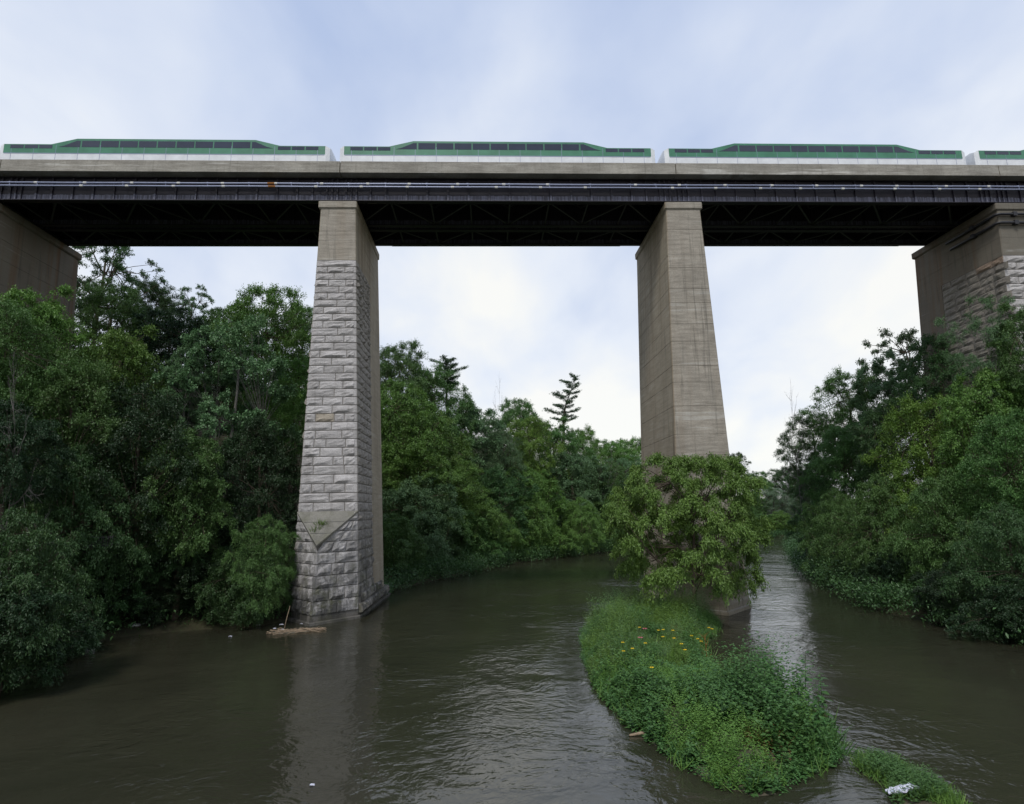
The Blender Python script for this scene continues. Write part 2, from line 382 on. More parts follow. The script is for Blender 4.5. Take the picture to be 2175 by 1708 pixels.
# ------------------------------------------------------------------ bridge piers
ZCAP = 29.10
def ring8(x0, x1, y0, y1, z, c=.05):
    return [(x0+c, y0, z), (x1-c, y0, z), (x1, y0+c, z), (x1, y1-c, z), (x1-c, y1, z), (x0+c, y1, z), (x0, y1-c, z), (x0, y0+c, z)]
def lifted(fn, zs, groove=.012):
    """loft with a recessed pour joint at every level; fn(z)->x0,x1,y0,y1"""
    R = []
    for i, z in enumerate(zs):
        x0, x1, y0, y1 = fn(z)
        if 0 < i < len(zs)-1:
            R.append(ring8(x0, x1, y0, y1, z-.012)); R.append(ring8(x0+groove, x1-groove, y0+groove, y1-groove, z)); R.append(ring8(x0, x1, y0, y1, z+.012))
        else: R.append(ring8(x0, x1, y0, y1, z))
    m = MB(); m.loft(R); return m
def cap(pier, x0, x1, y0, y1, org, mat):
    m = MB()
    m.loft([ring8(x0+.09, x1-.09, y0+.09, y1-.09, 28.50, .04), ring8(x0, x1, y0, y1, 28.60, .05), ring8(x0, x1, y0, y1, ZCAP-.04, .05), ring8(x0+.05, x1-.05, y0+.05, y1-.05, ZCAP, .05)])
    m.obj('cap', mat, pier, org)
RS = random.Random(5)
def block_mesh(name, c00, c10, c11, c01, nrm, mat, depth=.07, mL=0, mR=0, nx=5, rough=1.0):
    """one rock-faced ashlar: corners on the wall plane, rim recessed into the joint, face broken proud"""
    c00, c10, c11, c01 = [np.array(c, float) for c in (c00, c10, c11, c01)]; nrm = np.array(nrm, float); nrm /= np.linalg.norm(nrm)
    W = np.linalg.norm(c10-c00); Hh = np.linalg.norm(c01-c00)
    g = .014
    us = [g/W, (g+.022)/W]+list(np.linspace(0, 1, nx+1)[1:-1])+[1-(g+.022)/W, 1-g/W]
    if mL: us[2:2] = [mL/W]; us = sorted(us)
    if mR: us[-2:-2] = [1-mR/W]; us = sorted(us)
    vsn = [g/Hh, (g+.022)/Hh, .3, .55, .8, 1-(g+.022)/Hh, 1-g/Hh]
    V = []; nu, nv = len(us), len(vsn)
    ph = RS.random()*6; tilt = RS.uniform(-.3, 1.0); pr_ = RS.uniform(.55, 1.25)
    for j, v in enumerate(vsn):
        for i, u in enumerate(us):
            p = (c00*(1-u)+c10*u)*(1-v)+(c01*(1-u)+c11*u)*v
            if i in (0, nu-1) or j in (0, nv-1): h = -.06
            elif i in (1, nu-2) or j in (1, nv-2): h = 0.0+RS.uniform(0, .008)
            elif (mL and u <= mL/W+1e-4) or (mR and u >= 1-mR/W-1e-4): h = .004
            else: h = depth*rough*pr_*(.25+.85*RS.random()+tilt*(.55-v)*1.5+.3*math.sin(5*u+ph))
            V.append(tuple(p+nrm*h))
    F = [(j*nu+i, j*nu+i+1, (j+1)*nu+i+1, (j+1)*nu+i) for j in range(nv-1) for i in range(nu-1)]
    me = bpy.data.meshes.new(name); me.from_pydata(V, [], F); me.materials.append(mat); return me, V, F
def courses(z0, z1, h0, grow):
    """heights from z1 (top) down to z0"""
    hs = []; t = 0; h = h0
    while t < (z1-z0)-h*.5: hs.append(h); t += h; h *= grow
    k = (z1-z0)/sum(hs); out = [z1]
    for h in hs: out.append(out[-1]-h*k)
    return out
def wall(pier, org, pf, zs, joints, nrm, mat, single=True, depth=.07, mL=0, mR=0, special=None, name='stone', jitter=None):
    """pf(u, z)->point on the wall plane, joints(i)->sorted u list 0..1"""
    acc = MB()
    for i in range(len(zs)-1):
        za, zb = zs[i+1], zs[i]; js = joints(i)
        for k in range(len(js)-1):
            u0, u1 = js[k], js[k+1]
            mat_ = mat
            if special and special(i, k): mat_ = special(i, k)
            me, V, F = block_mesh(name, pf(u0, za), pf(u1, za), pf(u1, zb), pf(u0, zb), nrm, mat_, depth, mL if k == 0 else 0, mR if k == len(js)-2 else 0, nx=4 if single else 3)
            if single:
                c = np.mean(V, 0)
                me.vertices.foreach_set('co', (np.array(V)-c).ravel()); link(name, me, pier, None, tuple(c-np.array(org)))
            else:
                b = len(acc.v); acc.v += V; acc.f += [tuple(b+q for q in f) for f in F]; bpy.data.meshes.remove(me)
    if not single:
        o = acc.obj(name, mat, pier, org); o['kind'] = 'stuff'

# ---- pier with granite blocks (left of centre)
P1ORG = (-10.7, 44.5, 0.0)
pier = thing('bridge_pier', 'tall bridge pier of pale rock-faced granite blocks with a pointed foot in the river', 'pier', P1ORG, 'piers carrying the railway bridge')
def p1(z): d = 28.5-z; return (-11.98-.028*d, -9.45+.036*d, 40.10, 49.0+.018*d)
YS1 = 45.0
ZST = 24.53
m = lifted(p1, [ZST, 26.05, 26.75, 28.15, 28.52]); m.obj('upper_concrete', M_CONC, pier, P1ORG)
m = lifted(lambda z: (p1(z)[0], p1(z)[1], YS1, p1(z)[3]), [-1.5, 2.2, 5, 8.1, 11, 14.2, 17.6, 21.3, ZST]); m.obj('rear_concrete', M_CONC, pier, P1ORG)
m = MB(); m.loft([ring8(*[a+b for a, b in zip((p1(z)[0], p1(z)[1], 40.1, YS1), (.035, -.035, .035, 0))], z, .02) for z in (-1.5, 12, ZST)]); m.obj('mortar_core', M_MORTAR, pier, P1ORG)
cap(pier, -12.13, -9.37, 40.0, 49.15, P1ORG, M_CONC)
zs = courses(6.75, ZST, .50, 1.0078)
def pf_front(u, z): x0, x1, y0, _ = p1(z); return (x0+(x1-x0)*u, y0, z)
def jn1(i):
    r = random.Random(100+i)
    if i == 0: return [0, 1]
    if i % 2: j = [0, .27+r.uniform(-.06, .06), .76+r.uniform(-.06, .04), 1]
    else: j = [0, .52+r.uniform(-.09, .07), 1]
    if i in (21, 26): j = [0, .2, .56, .75, 1]
    if i in (24, 29): j = [0, .2, .42, .78, 1]
    return j
wall(pier, P1ORG, pf_front, zs, jn1, (0, -1, .0), M_STONE, True, .08, mR=.17, mL=.10, special=lambda i, k: M_STONE_BROWN if (i, k) == (21, 1) else None)
zlow = courses(0.55, 6.75, .62, 1.035)
def side_pf(right):
    def f(u, z):
        x0, x1, y0, _ = p1(z); y = y0+(YS1-y0)*u if right else YS1+(y0-YS1)*u
        return (x1 if right else x0, y, z)
    return f
def jside(i):
    r = random.Random(300+i); n = 6 if i % 2 else 5; return [0]+[(k+.5*(i % 2))/n*.98+r.uniform(-.03, .03) for k in range(1, n)]+[1]
zall = zs+zlow[1:]
wall(pier, P1ORG, side_pf(True), zall, jside, (1, 0, 0), M_STONE_SIDE, False, .11, mL=.14, name='side_stones')
wall(pier, P1ORG, side_pf(False), zall, jside, (-1, 0, 0), M_STONE_SIDE, False, .11, mR=.14, name='side_stones')
# pointed foot (cutwater)
def cutwater(pier, org, nose_top, nose_bot, xl, xr, y0, zwall, zt, zlow, cap_mat, stone_mat_, core_mat, foot=True, side_ext=None):
    """xl(z), xr(z) wall corners; nose line from nose_top (z=zt) to nose_bot (z=0)"""
    nt_, nb_ = np.array(nose_top, float), np.array(nose_bot, float)
    def nose(z): t = (zt-z)/zt; return nt_+(nb_-nt_)*t
    nf = lambda z: np.array([nose(z)[0], nose(z)[1], z])
    ins = lambda p, c: tuple(np.array(p)+(np.array(c)-np.array(p))*np.array([.02, .02, 0]))
    core = MB(); cen = ((xl(3)+xr(3))/2, y0+.3, 0)
    R = []
    for z in (-1.5, 0, zt-.02):
        n_ = nf(z); R.append([(n_[0], n_[1]+.06, z), (xr(z)-.05, y0+.03, z), (xr(z)-.05, y0+.5, z), (xl(z)+.05, y0+.5, z), (xl(z)+.05, y0+.03, z)])
    core.loft(R); core.obj('cutwater_core', core_mat, pier, org)
    # weathered sloping top: a triangle from the wall line down to the nose, with two joints
    n_ = nf(zt); L = np.array([xl(zt), y0, zt]); Rr = np.array([xr(zt), y0, zt]); WL = np.array([xl(zwall)+.02, y0-.01, zwall]); WR = np.array([xr(zwall)-.02, y0-.01, zwall])
    wd_ = MB(); a_ = WL+np.array([.12, 0, -.12]); b_ = WR+np.array([-.12, 0, -.12]); c_ = n_+np.array([0, .14, -.06])
    wd_.v = [tuple(a_), tuple(b_), tuple(c_), (L[0]+.06, y0, zt-.1), (Rr[0]-.06, y0, zt-.1), (c_[0], c_[1], zt-.2), (a_[0], y0+.4, a_[2]), (b_[0], y0+.4, b_[2])]
    wd_.f = [(0, 2, 1), (1, 2, 5, 4), (2, 0, 3, 5), (0, 1, 7, 6)]; wd_.obj('wedge_core', core_mat, pier, org)
    WL = WL+np.array([-.07, -.03, .05]); WR = WR+np.array([.06, -.03, .05]); top = MB(); nn = n_+np.array([0, -.21, .08]); dn = np.array([0, .03, -.13])
    top.v = [tuple(q) for q in (WL, WR, nn, WL+dn, WR+dn, nn+dn)]
    top.f = [(0, 2, 1), (1, 2, 5, 4), (2, 0, 3, 5), (3, 4, 5)]
    top.obj('sloping_top', cap_mat, pier, org)
    for t in (.33, .66):
        j = MB(); a = WL+(nn-WL)*t; b = WR+(nn-WR)*t; j.tube([a+np.array([.05, -.005, .005]), b+np.array([-.05, -.005, .005])], .012, 4); j.obj('joint', M_STEEL_DK, pier, org)
    # cheeks
    zlow = [z for z in zlow if z <= zwall+.01]
    for right in (True, False):
        cx = xr if right else xl
        def pf(u, z):
            c = np.array([cx(z), y0, z]); n2 = nf(min(z, zt)); n2[2] = z; lo = 0 if z <= zt else min(.93, (z-zt)/(zwall-zt)); n2 = n2*(1-lo)+c*lo
            return n2*(1-u)+c*u if right else c*(1-u)+n2*u
        a = nf(2); b = np.array([cx(2), y0, 2]); d = b-a; nr = np.array([d[1], -d[0], .05]) if right else np.array([-d[1], d[0], .05])*1
        nr = nr/np.linalg.norm(nr)
        if nr[1] > 0: nr = -nr
        def jj(i):
            zb = zlow[i]; r = random.Random(500+i+right); n = 3 if i % 2 else 2
            lo = 0
            if zlow[i+1] > zt+(zwall-zt)*.6: n = 1
            js = [lo]+[lo+(1-lo)*(k/n+r.uniform(-.07, .07)) for k in range(1, n)]+[1]
            return js if right else [1-q for q in js[::-1]]
        wall(pier, org, pf, zlow, jj, nr, stone_mat_, True, .085, mL=.14 if right else 0, mR=0 if right else .14)
xl1 = lambda z: p1(z)[0]; xr1 = lambda z: p1(z)[1]
M_SLOPE = stone_mat('mossy_stone', (.27, .26, .22), (.24, .23, .19), (.11, .11, .07), .8)
cutwater(pier, P1ORG, (-10.68, 38.15), (-10.82, 37.75), xl1, xr1, 40.1, 6.75, 4.62, zlow, M_SLOPE, M_STONE, M_MORTAR)
ft = MB()
def footring(z, o): return [(-10.84, 37.72-o*1.3, z), (-8.42+o*.9, 40.05-o*.4, z), (-8.35+o, 51.5, z), (-10.6, 53.0, z), (-12.9-o, 50, z), (-12.82-o*.9, 40.05-o*.4, z)]
ft.loft([footring(-1.5, .2), footring(.0, .12), footring(.14, .10), footring(.17, .05)]); ft.obj('footing_ledge', M_MORTAR, pier, P1ORG)
ft2 = MB(); rr = random.Random(9)
ft2_ = MB(); ft2_.loft([[(-12, 48, z), (-8.40-.04*z, 48, z), (-8.42-.04*z, 50.6-.1*z, z), (-9.4, 51.7-.25*z, z), (-12, 51.7-.25*z, z)] for z in (-1, .0, .88)]); ft2_.obj('rear_foot', M_MORTAR, pier, P1ORG)
for i in range(11):     # coarse stones of the lowest courses along the river side and the rounded rear
    y0 = 40.2+i*.92; xx = -8.42+.0*i
    for j, (za, zb, o) in enumerate(((.32, .90, .22), (.92, 1.5, .10))):
        if j and i > 7: continue
        q = .4*(j % 2)
        me, V, F = block_mesh('s', (xx+o, y0+q, za), (xx+o, y0+q+.9, za), (xx+o, y0+q+.9, zb), (xx+o, y0+q, zb), (1, 0, .1), M_STONE_SIDE, .12); b = len(ft2.v)
        ft2.v += V; ft2.f += [tuple(b+k for k in f) for f in F]; bpy.data.meshes.remove(me)
        ft2.box(xx-.5, y0+q+.01, za+.01, xx+o-.03, y0+q+.89, zb-.01)
o = ft2.obj('footing_stones', M_STONE_SIDE, pier, P1ORG); o['kind'] = 'stuff'
# grass tuft on the sloping top is added with the plants

# ---- concrete pier (right of centre)
P2ORG = (14.8, 44.5, 0.0)
pier = thing('bridge_pier', 'tall tapering bridge pier of board-marked tan concrete behind the round island tree', 'pier', P2ORG, 'piers carrying the railway bridge')
def p2(z): d = 28.5-z; return (13.52-.032*d, 16.10+.034*d, 40.10, 49.0+.018*d)
m = lifted(p2, [-1.5, 1.2, 3.1, 4.9, 6.6, 8.3, 10.15, 11.6, 13.6, 15.3, 16.5, 18.3, 19.6, 21.2, 22.3, 23.9, 24.9, 26.9, 28.52], .035); m.obj('shaft', M_CONC, pier, P2ORG)
cap(pier, 13.42, 16.24, 40.0, 49.15, P2ORG, M_CONC)
m = MB(); R = []
for z in (-1.5, 0.0, 4.0):
    x0, x1, _, _ = p2(z); k = .1*(4-z)/4; R.append([(14.65, 37.6-k, z), (x1+.02+k, 40.0, z), (x1+.02+k, 40.6, z), (x0-.02-k, 40.6, z), (x0-.02-k, 40.0, z)])
x0, x1, _, _ = p2(6); R.append([(14.75, 40.05, 6), (x1-.5, 40.08, 6), (x1-.5, 40.6, 6), (x0+.5, 40.6, 6), (x0+.5, 40.08, 6)])
m.loft(R); m.obj('cutwater', M_CONC, pier, P2ORG)
m = MB(); m.loft([[(14.65, 37.2, -1.5), (17.25, 39.9, -1.5), (17.25, 49.6, -1.5), (12.4, 49.6, -1.5), (12.4, 39.9, -1.5)], [(14.65, 37.35, .2), (17.22, 39.95, .2), (17.22, 49.6, .2), (12.44, 49.6, .2), (12.44, 39.95, .2)], [(14.65, 37.45, .26), (17.15, 39.98, .26), (17.15, 49.55, .26), (12.5, 49.55, .26), (12.5, 39.98, .26)]]); m.obj('footing', M_CONC, pier, P2ORG)

# ---- right bank pier with granite panel and pipes round its cap
P3ORG = (41.3, 44.5, 5.0)
pier = thing('bridge_pier', 'massive right-hand pier with dark pipes round its cap and a rust-stained granite panel', 'pier', P3ORG, 'piers carrying the railway bridge')
def p3(z): d = 28.5-z; return (39.16-.055*d, 43.4+.05*d, 40.10, 49.0+.02*d)
YS3 = 46.2; ZS3 = 24.85
m = lifted(p3, [ZS3, 26.3, 28.52]); m.obj('upper_concrete', M_CONC_DARK, pier, P3ORG)
m = lifted(lambda z: (p3(z)[0], p3(z)[1], YS3, p3(z)[3]), [2, 6, 10, 14, 17, 19.6, 22.2, ZS3]); m.obj('rear_concrete', M_CONC_DARK, pier, P3ORG)
m = MB(); m.loft([ring8(*[a+b for a, b in zip((p3(z)[0], p3(z)[1], 40.1, YS3), (.035, -.035, .035, 0))], z, .02) for z in (2, 12, ZS3)]); m.obj('mortar_core', M_MORTAR, pier, P3ORG)
cap(pier, 39.02, 43.5, 40.0, 49.15, P3ORG, M_CONC_DARK)
zs3 = courses(12.5, ZS3, .56, 1.01)
def pf3s(u, z): x0, x1, y0, _ = p3(z); return (x0, YS3+(y0-YS3)*u, z)
def pf3f(u, z): x0, x1, y0, _ = p3(z); return (x0+(x1-x0)*u, y0, z)
def j3(i):
    r = random.Random(700+i); n = 5; return [0]+[(k+.5*(i % 2)-.25)/n+r.uniform(-.04, .04) for k in range(1, n+(i % 2 == 1))]+[1] if i % 2 else [0, .19+r.uniform(-.04, .04), .42, .61+r.uniform(-.04, .04), .83, 1]
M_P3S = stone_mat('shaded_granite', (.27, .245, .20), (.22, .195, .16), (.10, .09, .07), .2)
wall(pier, P3ORG, pf3s, zs3, j3, (-1, 0, 0), M_P3S, True, .10, mR=.3, mL=.05, special=lambda i, k: M_RUSTSTONE if (i, k) in ((0, 3), (0, 4)) else None)
def j3f(i):
    r = random.Random(800+i); return [0, .24+r.uniform(-.04, .04), .5, .77+r.uniform(-.04, .04), 1] if i % 2 else [0, .36+r.uniform(-.05, .05), .66, 1]
wall(pier, P3ORG, pf3f, zs3, j3f, (0, -1, 0), M_STONE, True, .12, mL=.2, )
for nm_, zz, lab in (('service_pipe', 28.12, 'upper black pipe bent round the corner below the right pier cap'), ('service_pipe', 27.42, 'lower black pipe bent round the corner of the right pier')):
    t = thing(nm_, lab, 'pipe', (39.0, 39.9, zz), 'black pipes round the right pier')
    m = MB(); xo = 38.93 if zz > 28 else 38.9
    m.tube([(xo-.02, 45.0 if zz > 28 else 44.6, zz+.0), (xo, 42, zz), (xo+.0, 40.15, zz), (xo+.1, 39.98, zz), (xo+.3, 39.93, zz), (43.8, 39.93, zz)], .105, 8)
    m.obj('pipe', M_PIPE_DK, t, (39.0, 39.9, zz), True)
    for (bx, by) in ((xo-.02, 42.2), (40.3, 39.93)):
        b = MB(); b.box(bx-.16, by-.12, zz-.16, bx+.16, by+.16, zz+.16); b.obj('clamp', M_PIPE_DK, t, (39.0, 39.9, zz))

# ---- left bank pier
P0ORG = (-37.2, 44.5, 5.0)
pier = thing('bridge_pier', 'dark streaked concrete pier at the left edge, half hidden by trees', 'pier', P0ORG, 'piers carrying the railway bridge')
def p0(z): d = 28.5-z; return (-39.4-.05*d, -35.0+.03*d, 40.10, 49.0+.02*d)
m = lifted(p0, [2, 9, 12, 14.5, 16.6, 18.4, 20.1, 21.6, 23.3, 25.1, 26.6, 28.52], .02); m.obj('shaft', M_CONC_DARK, pier, P0ORG)
cap(pier, -39.5, -34.85, 40.0, 49.15, P0ORG, M_CONC_DARK)

# ------------------------------------------------------------------ bridge spans
JX = [-59.2, -34.39, -10.52, 14.23, 39.23, 64.2]
GY = (40.22, 43.95, 44.72, 47.35)
GZ0, GZ1 = 29.13, 30.93
span_lab = ['far left bridge span running out of the frame beyond the left pier', 'left bridge span between the streaked concrete pier and the granite pier',
            'middle bridge span between the granite pier and the tan concrete pier', 'right bridge span between the tan concrete pier and the pier with pipes', 'last bridge span beyond the right-hand pier']
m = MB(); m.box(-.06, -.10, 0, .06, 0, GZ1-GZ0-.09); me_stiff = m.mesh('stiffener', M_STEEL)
m = MB(); m.box(-.008, -.3, -.16, .008, -.27, .16); m.box(-.1, -.28, .17, .02, .02, .2); m.tube([(-.0, -.285, .16), (-.06, -.1, .30), (-.1, 0, .34)], .012, 4); m.tube([(0, -.285, -.2), (0, -.285, .2)], .022, 6); me_hang = m.mesh('pipe_hanger', M_PIPE)
strut_cache = {}
def bar(name, a, b, parent, org, wd=.07, dp=.10):
    a = np.array(a, float); b = np.array(b, float); L = float(np.linalg.norm(b-a)); key = (round(L, 3), wd)
    if key not in strut_cache:
        q = MB(); q.box(0, -wd, 0, L, wd, .018); q.box(0, -.01, .018, L, .01, dp); strut_cache[key] = q.mesh(name, M_STEEL_DK)
    o = link(name, strut_cache[key], parent, None, tuple((a-np.array(org)))); o.rotation_euler = (0, 0, math.atan2(b[1]-a[1], b[0]-a[0])); return o
hang_px = [20, 79, 170, 261, 352, 441, 529, 619, 675, 741, 819, 907, 994, 1082, 1167, 1254, 1339, 1393, 1458, 1545, 1636, 1727, 1817, 1907, 1990, 2057, 2103, 2163]
HX = [float(atY(p, 394, 39.75)[0]) for p in hang_px]
for s in range(5):
    xa, xb = JX[s]+.015, JX[s+1]-.015; org = (round((xa+xb)/2, 3), 43.9, 29.1)
    sp_ = thing('bridge_span', span_lab[s], 'bridge', org, 'spans of the railway bridge')
    m = MB()    # deck slab with upstand kerbs
    prof = [(39.40, 31.0), (39.42, 31.90), (39.48, 31.92), (39.86, 31.92), (39.9, 31.6), (47.9, 31.6), (47.94, 31.92), (48.4, 31.92), (48.42, 31.0), (47.9, 30.97), (39.9, 30.97)]
    m.loft([[(x, y, z) for y, z in prof] for x in (xa+.015, xa+.03, xb-.03, xb-.015)]); m.obj('deck_slab', M_CONC_GREY, sp_, org)
    m = MB(); m.box(xa, 39.95, 31.605, xb, 47.85, 31.72); m.obj('ballast', M_BALLAST, sp_, org)
    L = xb-xa; n = 15; inner = L-1.9
    sx = [xa+.35, xa+.78]+[xa+1.25+k*1.05 for k in range(2)]
    nmid = 12; left_e = xa+2.3+.9; mids = [left_e+(L-2*(left_e-xa))*k/nmid for k in range(nmid+1)]
    sx = [xa+.3, xa+.68, xa+1.06, xa+2.1]+mids+[xb-2.1, xb-1.06, xb-.68, xb-.3]
    for gi, gy in enumerate(GY):
        g = MB(); face = -1 if gi in (0, 2) else 1
        g.box(xa-.012, gy-.010, GZ0+.045, xb+.012, gy+.010, GZ1-.045)                       # web
        g.box(xa-.012, gy-.19, GZ0, xb+.012, gy+.19, GZ0+.045); g.box(xa-.012, gy-.19, GZ1-.045, xb+.012, gy+.19, GZ1)   # flanges
        g.box(xa+2.5, gy-.22, GZ0-.022, xb-2.5, gy+.22, GZ0-.002)
        g.box(xa+.02, gy-.10, GZ0+.047, xb-.02, gy-.012, GZ0+.075); g.box(xa+.02, gy-.03, GZ0+.076, xb-.02, gy-.012, GZ0+.16)
        if gi: 
            for x in sx: g.box(x-.04, gy-.11, GZ0+.046, x+.04, gy+.11, GZ1-.046)
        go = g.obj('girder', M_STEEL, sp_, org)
        if gi == 0:
            for x in sx:
                link('stiffener', me_stiff, go, None, (x-org[0], gy-.012-org[1], GZ0+.046-org[2]))
            rv = MB(); x = xa+.1
            while x < xb-.1:
                rv.box(x-.018, gy-.215, GZ0+.01, x+.018, gy-.19, GZ0+.04); rv.box(x-.018, gy-.045, GZ0+.10, x+.018, gy-.03, GZ0+.135); x += .14
            r_ = rv.obj('rivets', M_STEEL, go, org); r_['kind'] = 'stuff'
    for pr, (ya, yb) in enumerate(((GY[0], GY[1]), (GY[2], GY[3]))):
        nb = 8; xs_ = [xa+.6+(L-1.2)*k/nb for k in range(nb+1)]; zb = GZ0+.09
        for k in range(nb+1): bar('cross_strut', (xs_[k], ya+.12, zb), (xs_[k], yb-.12, zb), sp_, org, .06)
        for k in range(nb):
            a_, b_ = ((ya+.15, yb-.15) if k % 2 else (yb-.15, ya+.15)); bar('lateral_brace', (xs_[k], a_, zb-.02), (xs_[k+1], b_, zb-.02), sp_, org, .065)
            bar('lateral_brace', (xs_[k], a_, GZ1-.3), (xs_[k+1], b_, GZ1-.3), sp_, org, .065)
        for k in range(0, nb+1, 2):
            q = MB(); q.box(xs_[k]-.4, (yb-.38 if 1 else ya), zb-.02, xs_[k]+.4, yb-.2, zb-.008); q.obj('gusset_plate', M_STEEL_DK, sp_, org)
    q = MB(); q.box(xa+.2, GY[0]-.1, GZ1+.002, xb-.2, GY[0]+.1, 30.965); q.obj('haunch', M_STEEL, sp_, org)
    for x in HX:
        if xa <= x < xb: link('pipe_hanger', me_hang, sp_, None, (x-org[0], 40.02-org[1], 30.19-org[2]))

coup_u = [68+k*0 for k in range(0)]
def pipe_line(label, z, cpx, rusty, dz):
    t = thing('conduit_pipe', label, 'pipe', (0, 39.75, z), 'conduits along the front girder')
    m = MB(); pts = [(x, 39.75, z+.008*math.sin(x*.7+dz)) for x in np.arange(-60, 65, 2.5)]; m.tube(pts, .062, 8); m.obj('pipe', M_PIPE, t, (0, 39.75, z), True)
    for p in cpx:
        x = float(atY(p, 394, 39.7)[0]); c = MB(); c.tube([(x-.11, 39.75, z), (x+.11, 39.75, z)], .078, 8); c.obj('coupling', M_COUP, t, (0, 39.75, z))
    x = float(atY(rusty, 394, 39.7)[0]); c = MB(); c.tube([(x-.25, 39.75, z), (x+.25, 39.75, z)], .082, 8); o = c.obj('coupling', M_RUST, t, (0, 39.75, z)); o['label'] = 'rusty orange coupling'
pipe_line('upper of the two grey conduits running along the girders', 30.30, [74, 179, 279, 378, 472, 585, 683, 781, 869, 972, 1070, 1163, 1350, 1443, 1540, 1640, 1735, 1830, 1905, 2010, 2100], 575, 0)
pipe_line('lower of the two grey conduits running along the girders', 30.06, [172, 269, 368, 474, 578, 671, 767, 865, 961, 1054, 1148, 1243, 1428, 1520, 1615, 1700, 1790, 1900, 1995, 2080], 577, 1)

# ------------------------------------------------------------------ railway track and train
t = thing('railway_track', 'pair of steel rails on sleepers lying on the bridge deck under the coaches', 'track', (1, 44.8, 31.72))
for yy in (44.08, 45.52):
    m = MB(); m.box(-62, yy-.035, 31.85, 66, yy+.035, 31.98); m.obj('rail', M_RAIL, t, (1, 44.8, 31.72))
m = MB(); m.box(-.12, -1.3, 0, .12, 1.3, .12); me = m.mesh('sleeper', M_FENCE)
for k in range(128): link('sleeper', me, t, None, (-62.5+k*1.0, 0, 0))
CL, CP = 25.7, 26.5
def coach(xc, label, first=[None]):
    org = (xc, 44.8, 31.98)
    t = thing('train_coach', label, 'train coach', org, 'double-deck coaches crossing the bridge')
    if first[0]:
        for ch in first[0].children: 
            c = ch.copy(); COL.objects.link(c); c.parent = t
            for g in ch.children:
                d = g.copy(); COL.objects.link(d); d.parent = c
        return t
    first[0] = t
    h = CL/2; zf, ze = 36.47, 35.97; Wd = 1.42
    def sec(x, zt, zb=32.5, w_=Wd):
        return [(x, -w_, zb), (x, w_, zb), (x, w_, zt-.18), (x, w_*.72, zt-.03), (x, 0, zt+.02), (x, -w_*.72, zt-.03), (x, -w_, zt-.18)]
    m = MB(); st = [(-h, ze-.12, 1.3), (-h+.3, ze, Wd), (-8.9, ze, Wd), (-6.9, zf, Wd), (6.9, zf, Wd), (8.9, ze, Wd), (h-.3, ze, Wd), (h, ze-.12, 1.3)]
    m.loft([[(x, y, z-31.98) for x, y, z in sec(a, b, 32.5, c)][::-1] for a, b, c in st]); m.obj('body', M_WHITE, t)
    for sgn in (-1, 1):
        y = sgn*(Wd+.006); zb = 35.03-31.98
        m = MB(); top = [(-h+.35, ze-.185), (-8.9, ze-.185), (-6.95, zf-.185), (6.95, zf-.185), (8.9, ze-.185), (h-.35, ze-.185)]
        P = [(-h+.35, zb)]+[(h-.35, zb)]+[(a, b-31.98) for a, b in top[::-1]]
        b0 = len(m.v); m.v += [(a, y, b) for a, b in P]+[(a, y-sgn*.02, b) for a, b in P]; n = len(P)
        m.f.append(tuple(range(n))); m.f += [(i, (i+1) % n, n+(i+1) % n, n+i) for i in range(n)]
        m.obj('green_side_panel', M_GREEN, t)
        for q in np.linspace(-11.9, 11.9, 15):
            m = MB(); m.box(q-.012, min(y+.002*sgn, y+.008*sgn), .6, q+.012, max(y+.002*sgn, y+.008*sgn), 3.76); m.obj('panel_seam', M_PIPE, t)
        m = MB(); m.box(-h+.4, min(y-.005*sgn, y+.01*sgn), 2.99, h-.4, max(y-.005*sgn, y+.01*sgn), 3.04); m.obj('trim_strip', M_PIPE, t)
        z0, z1 = 35.55-31.98, 36.10-31.98
        xs = np.linspace(-6.6, 6.6, 10)
        for k in range(9):
            m = MB(); m.box(xs[k]+.05, min(y, y+sgn*.012), z0, xs[k+1]-.05, max(y, y+sgn*.012), z1); m.obj('window', M_GLASS, t)
        for sx_ in (-1, 1):     # slanted end windows
            m = MB(); P = [(6.68*sx_, z0), (8.35*sx_, z0), (7.9*sx_, z0+.12), (6.95*sx_, z1), (6.68*sx_, z1)]
            m.v = [(a, y+sgn*.012, b) for a, b in P]+[(a, y, b) for a, b in P]; n = 5; m.f = [tuple(range(n))]+[(i, (i+1) % n, n+(i+1) % n, n+i) for i in range(n)]; m.obj('window', M_GLASS, t)
        for k in range(9):
            m = MB(); m.box(xs[k]+.2, min(y-.004*sgn, y+sgn*.006), 1.1, xs[k+1]-.2, max(y-.004*sgn, y+sgn*.006), 1.75); m.obj('window', M_GLASS, t)
        for ex in (-12.0, -10.9, -9.8, 8.75, 9.85, 10.95):
            m = MB(); m.box(ex, min(y-.004*sgn, y+sgn*.01), 35.42-31.98, ex+1.0, max(y-.004*sgn, y+sgn*.01), 35.72-31.98); m.obj('window', M_GLASS, t)
        for dx in (-9.9, 9.9):
            m = MB(); m.box(dx-.8, min(y-.004*sgn, y+sgn*.008), .75, dx+.8, max(y-.004*sgn, y+sgn*.008), 2.3); d = m.obj('door', M_GREEN, t)
            m = MB(); 
            for q in (-.4, .4): m.box(dx+q-.25, min(y+.008*sgn, y+sgn*.016), 1.3, dx+q+.25, max(y+.008*sgn, y+sgn*.016), 2.1)
            m.obj('window', M_GLASS, d)
    for bx in (-9.6, 9.6):
        m = MB(); m.box(bx-1.6, -1.1, .28, bx+1.6, 1.1, .6); bo = m.obj('bogie', M_STEEL_DK, t)
        for wx in (-1.2, 1.2):
            for wy in (-.72, .72):
                m = MB(); m.tube([(bx+wx, wy-.06, .44), (bx+wx, wy+.06, .44)], .43, 16); m.obj('wheel', M_RAIL, bo)
    return t
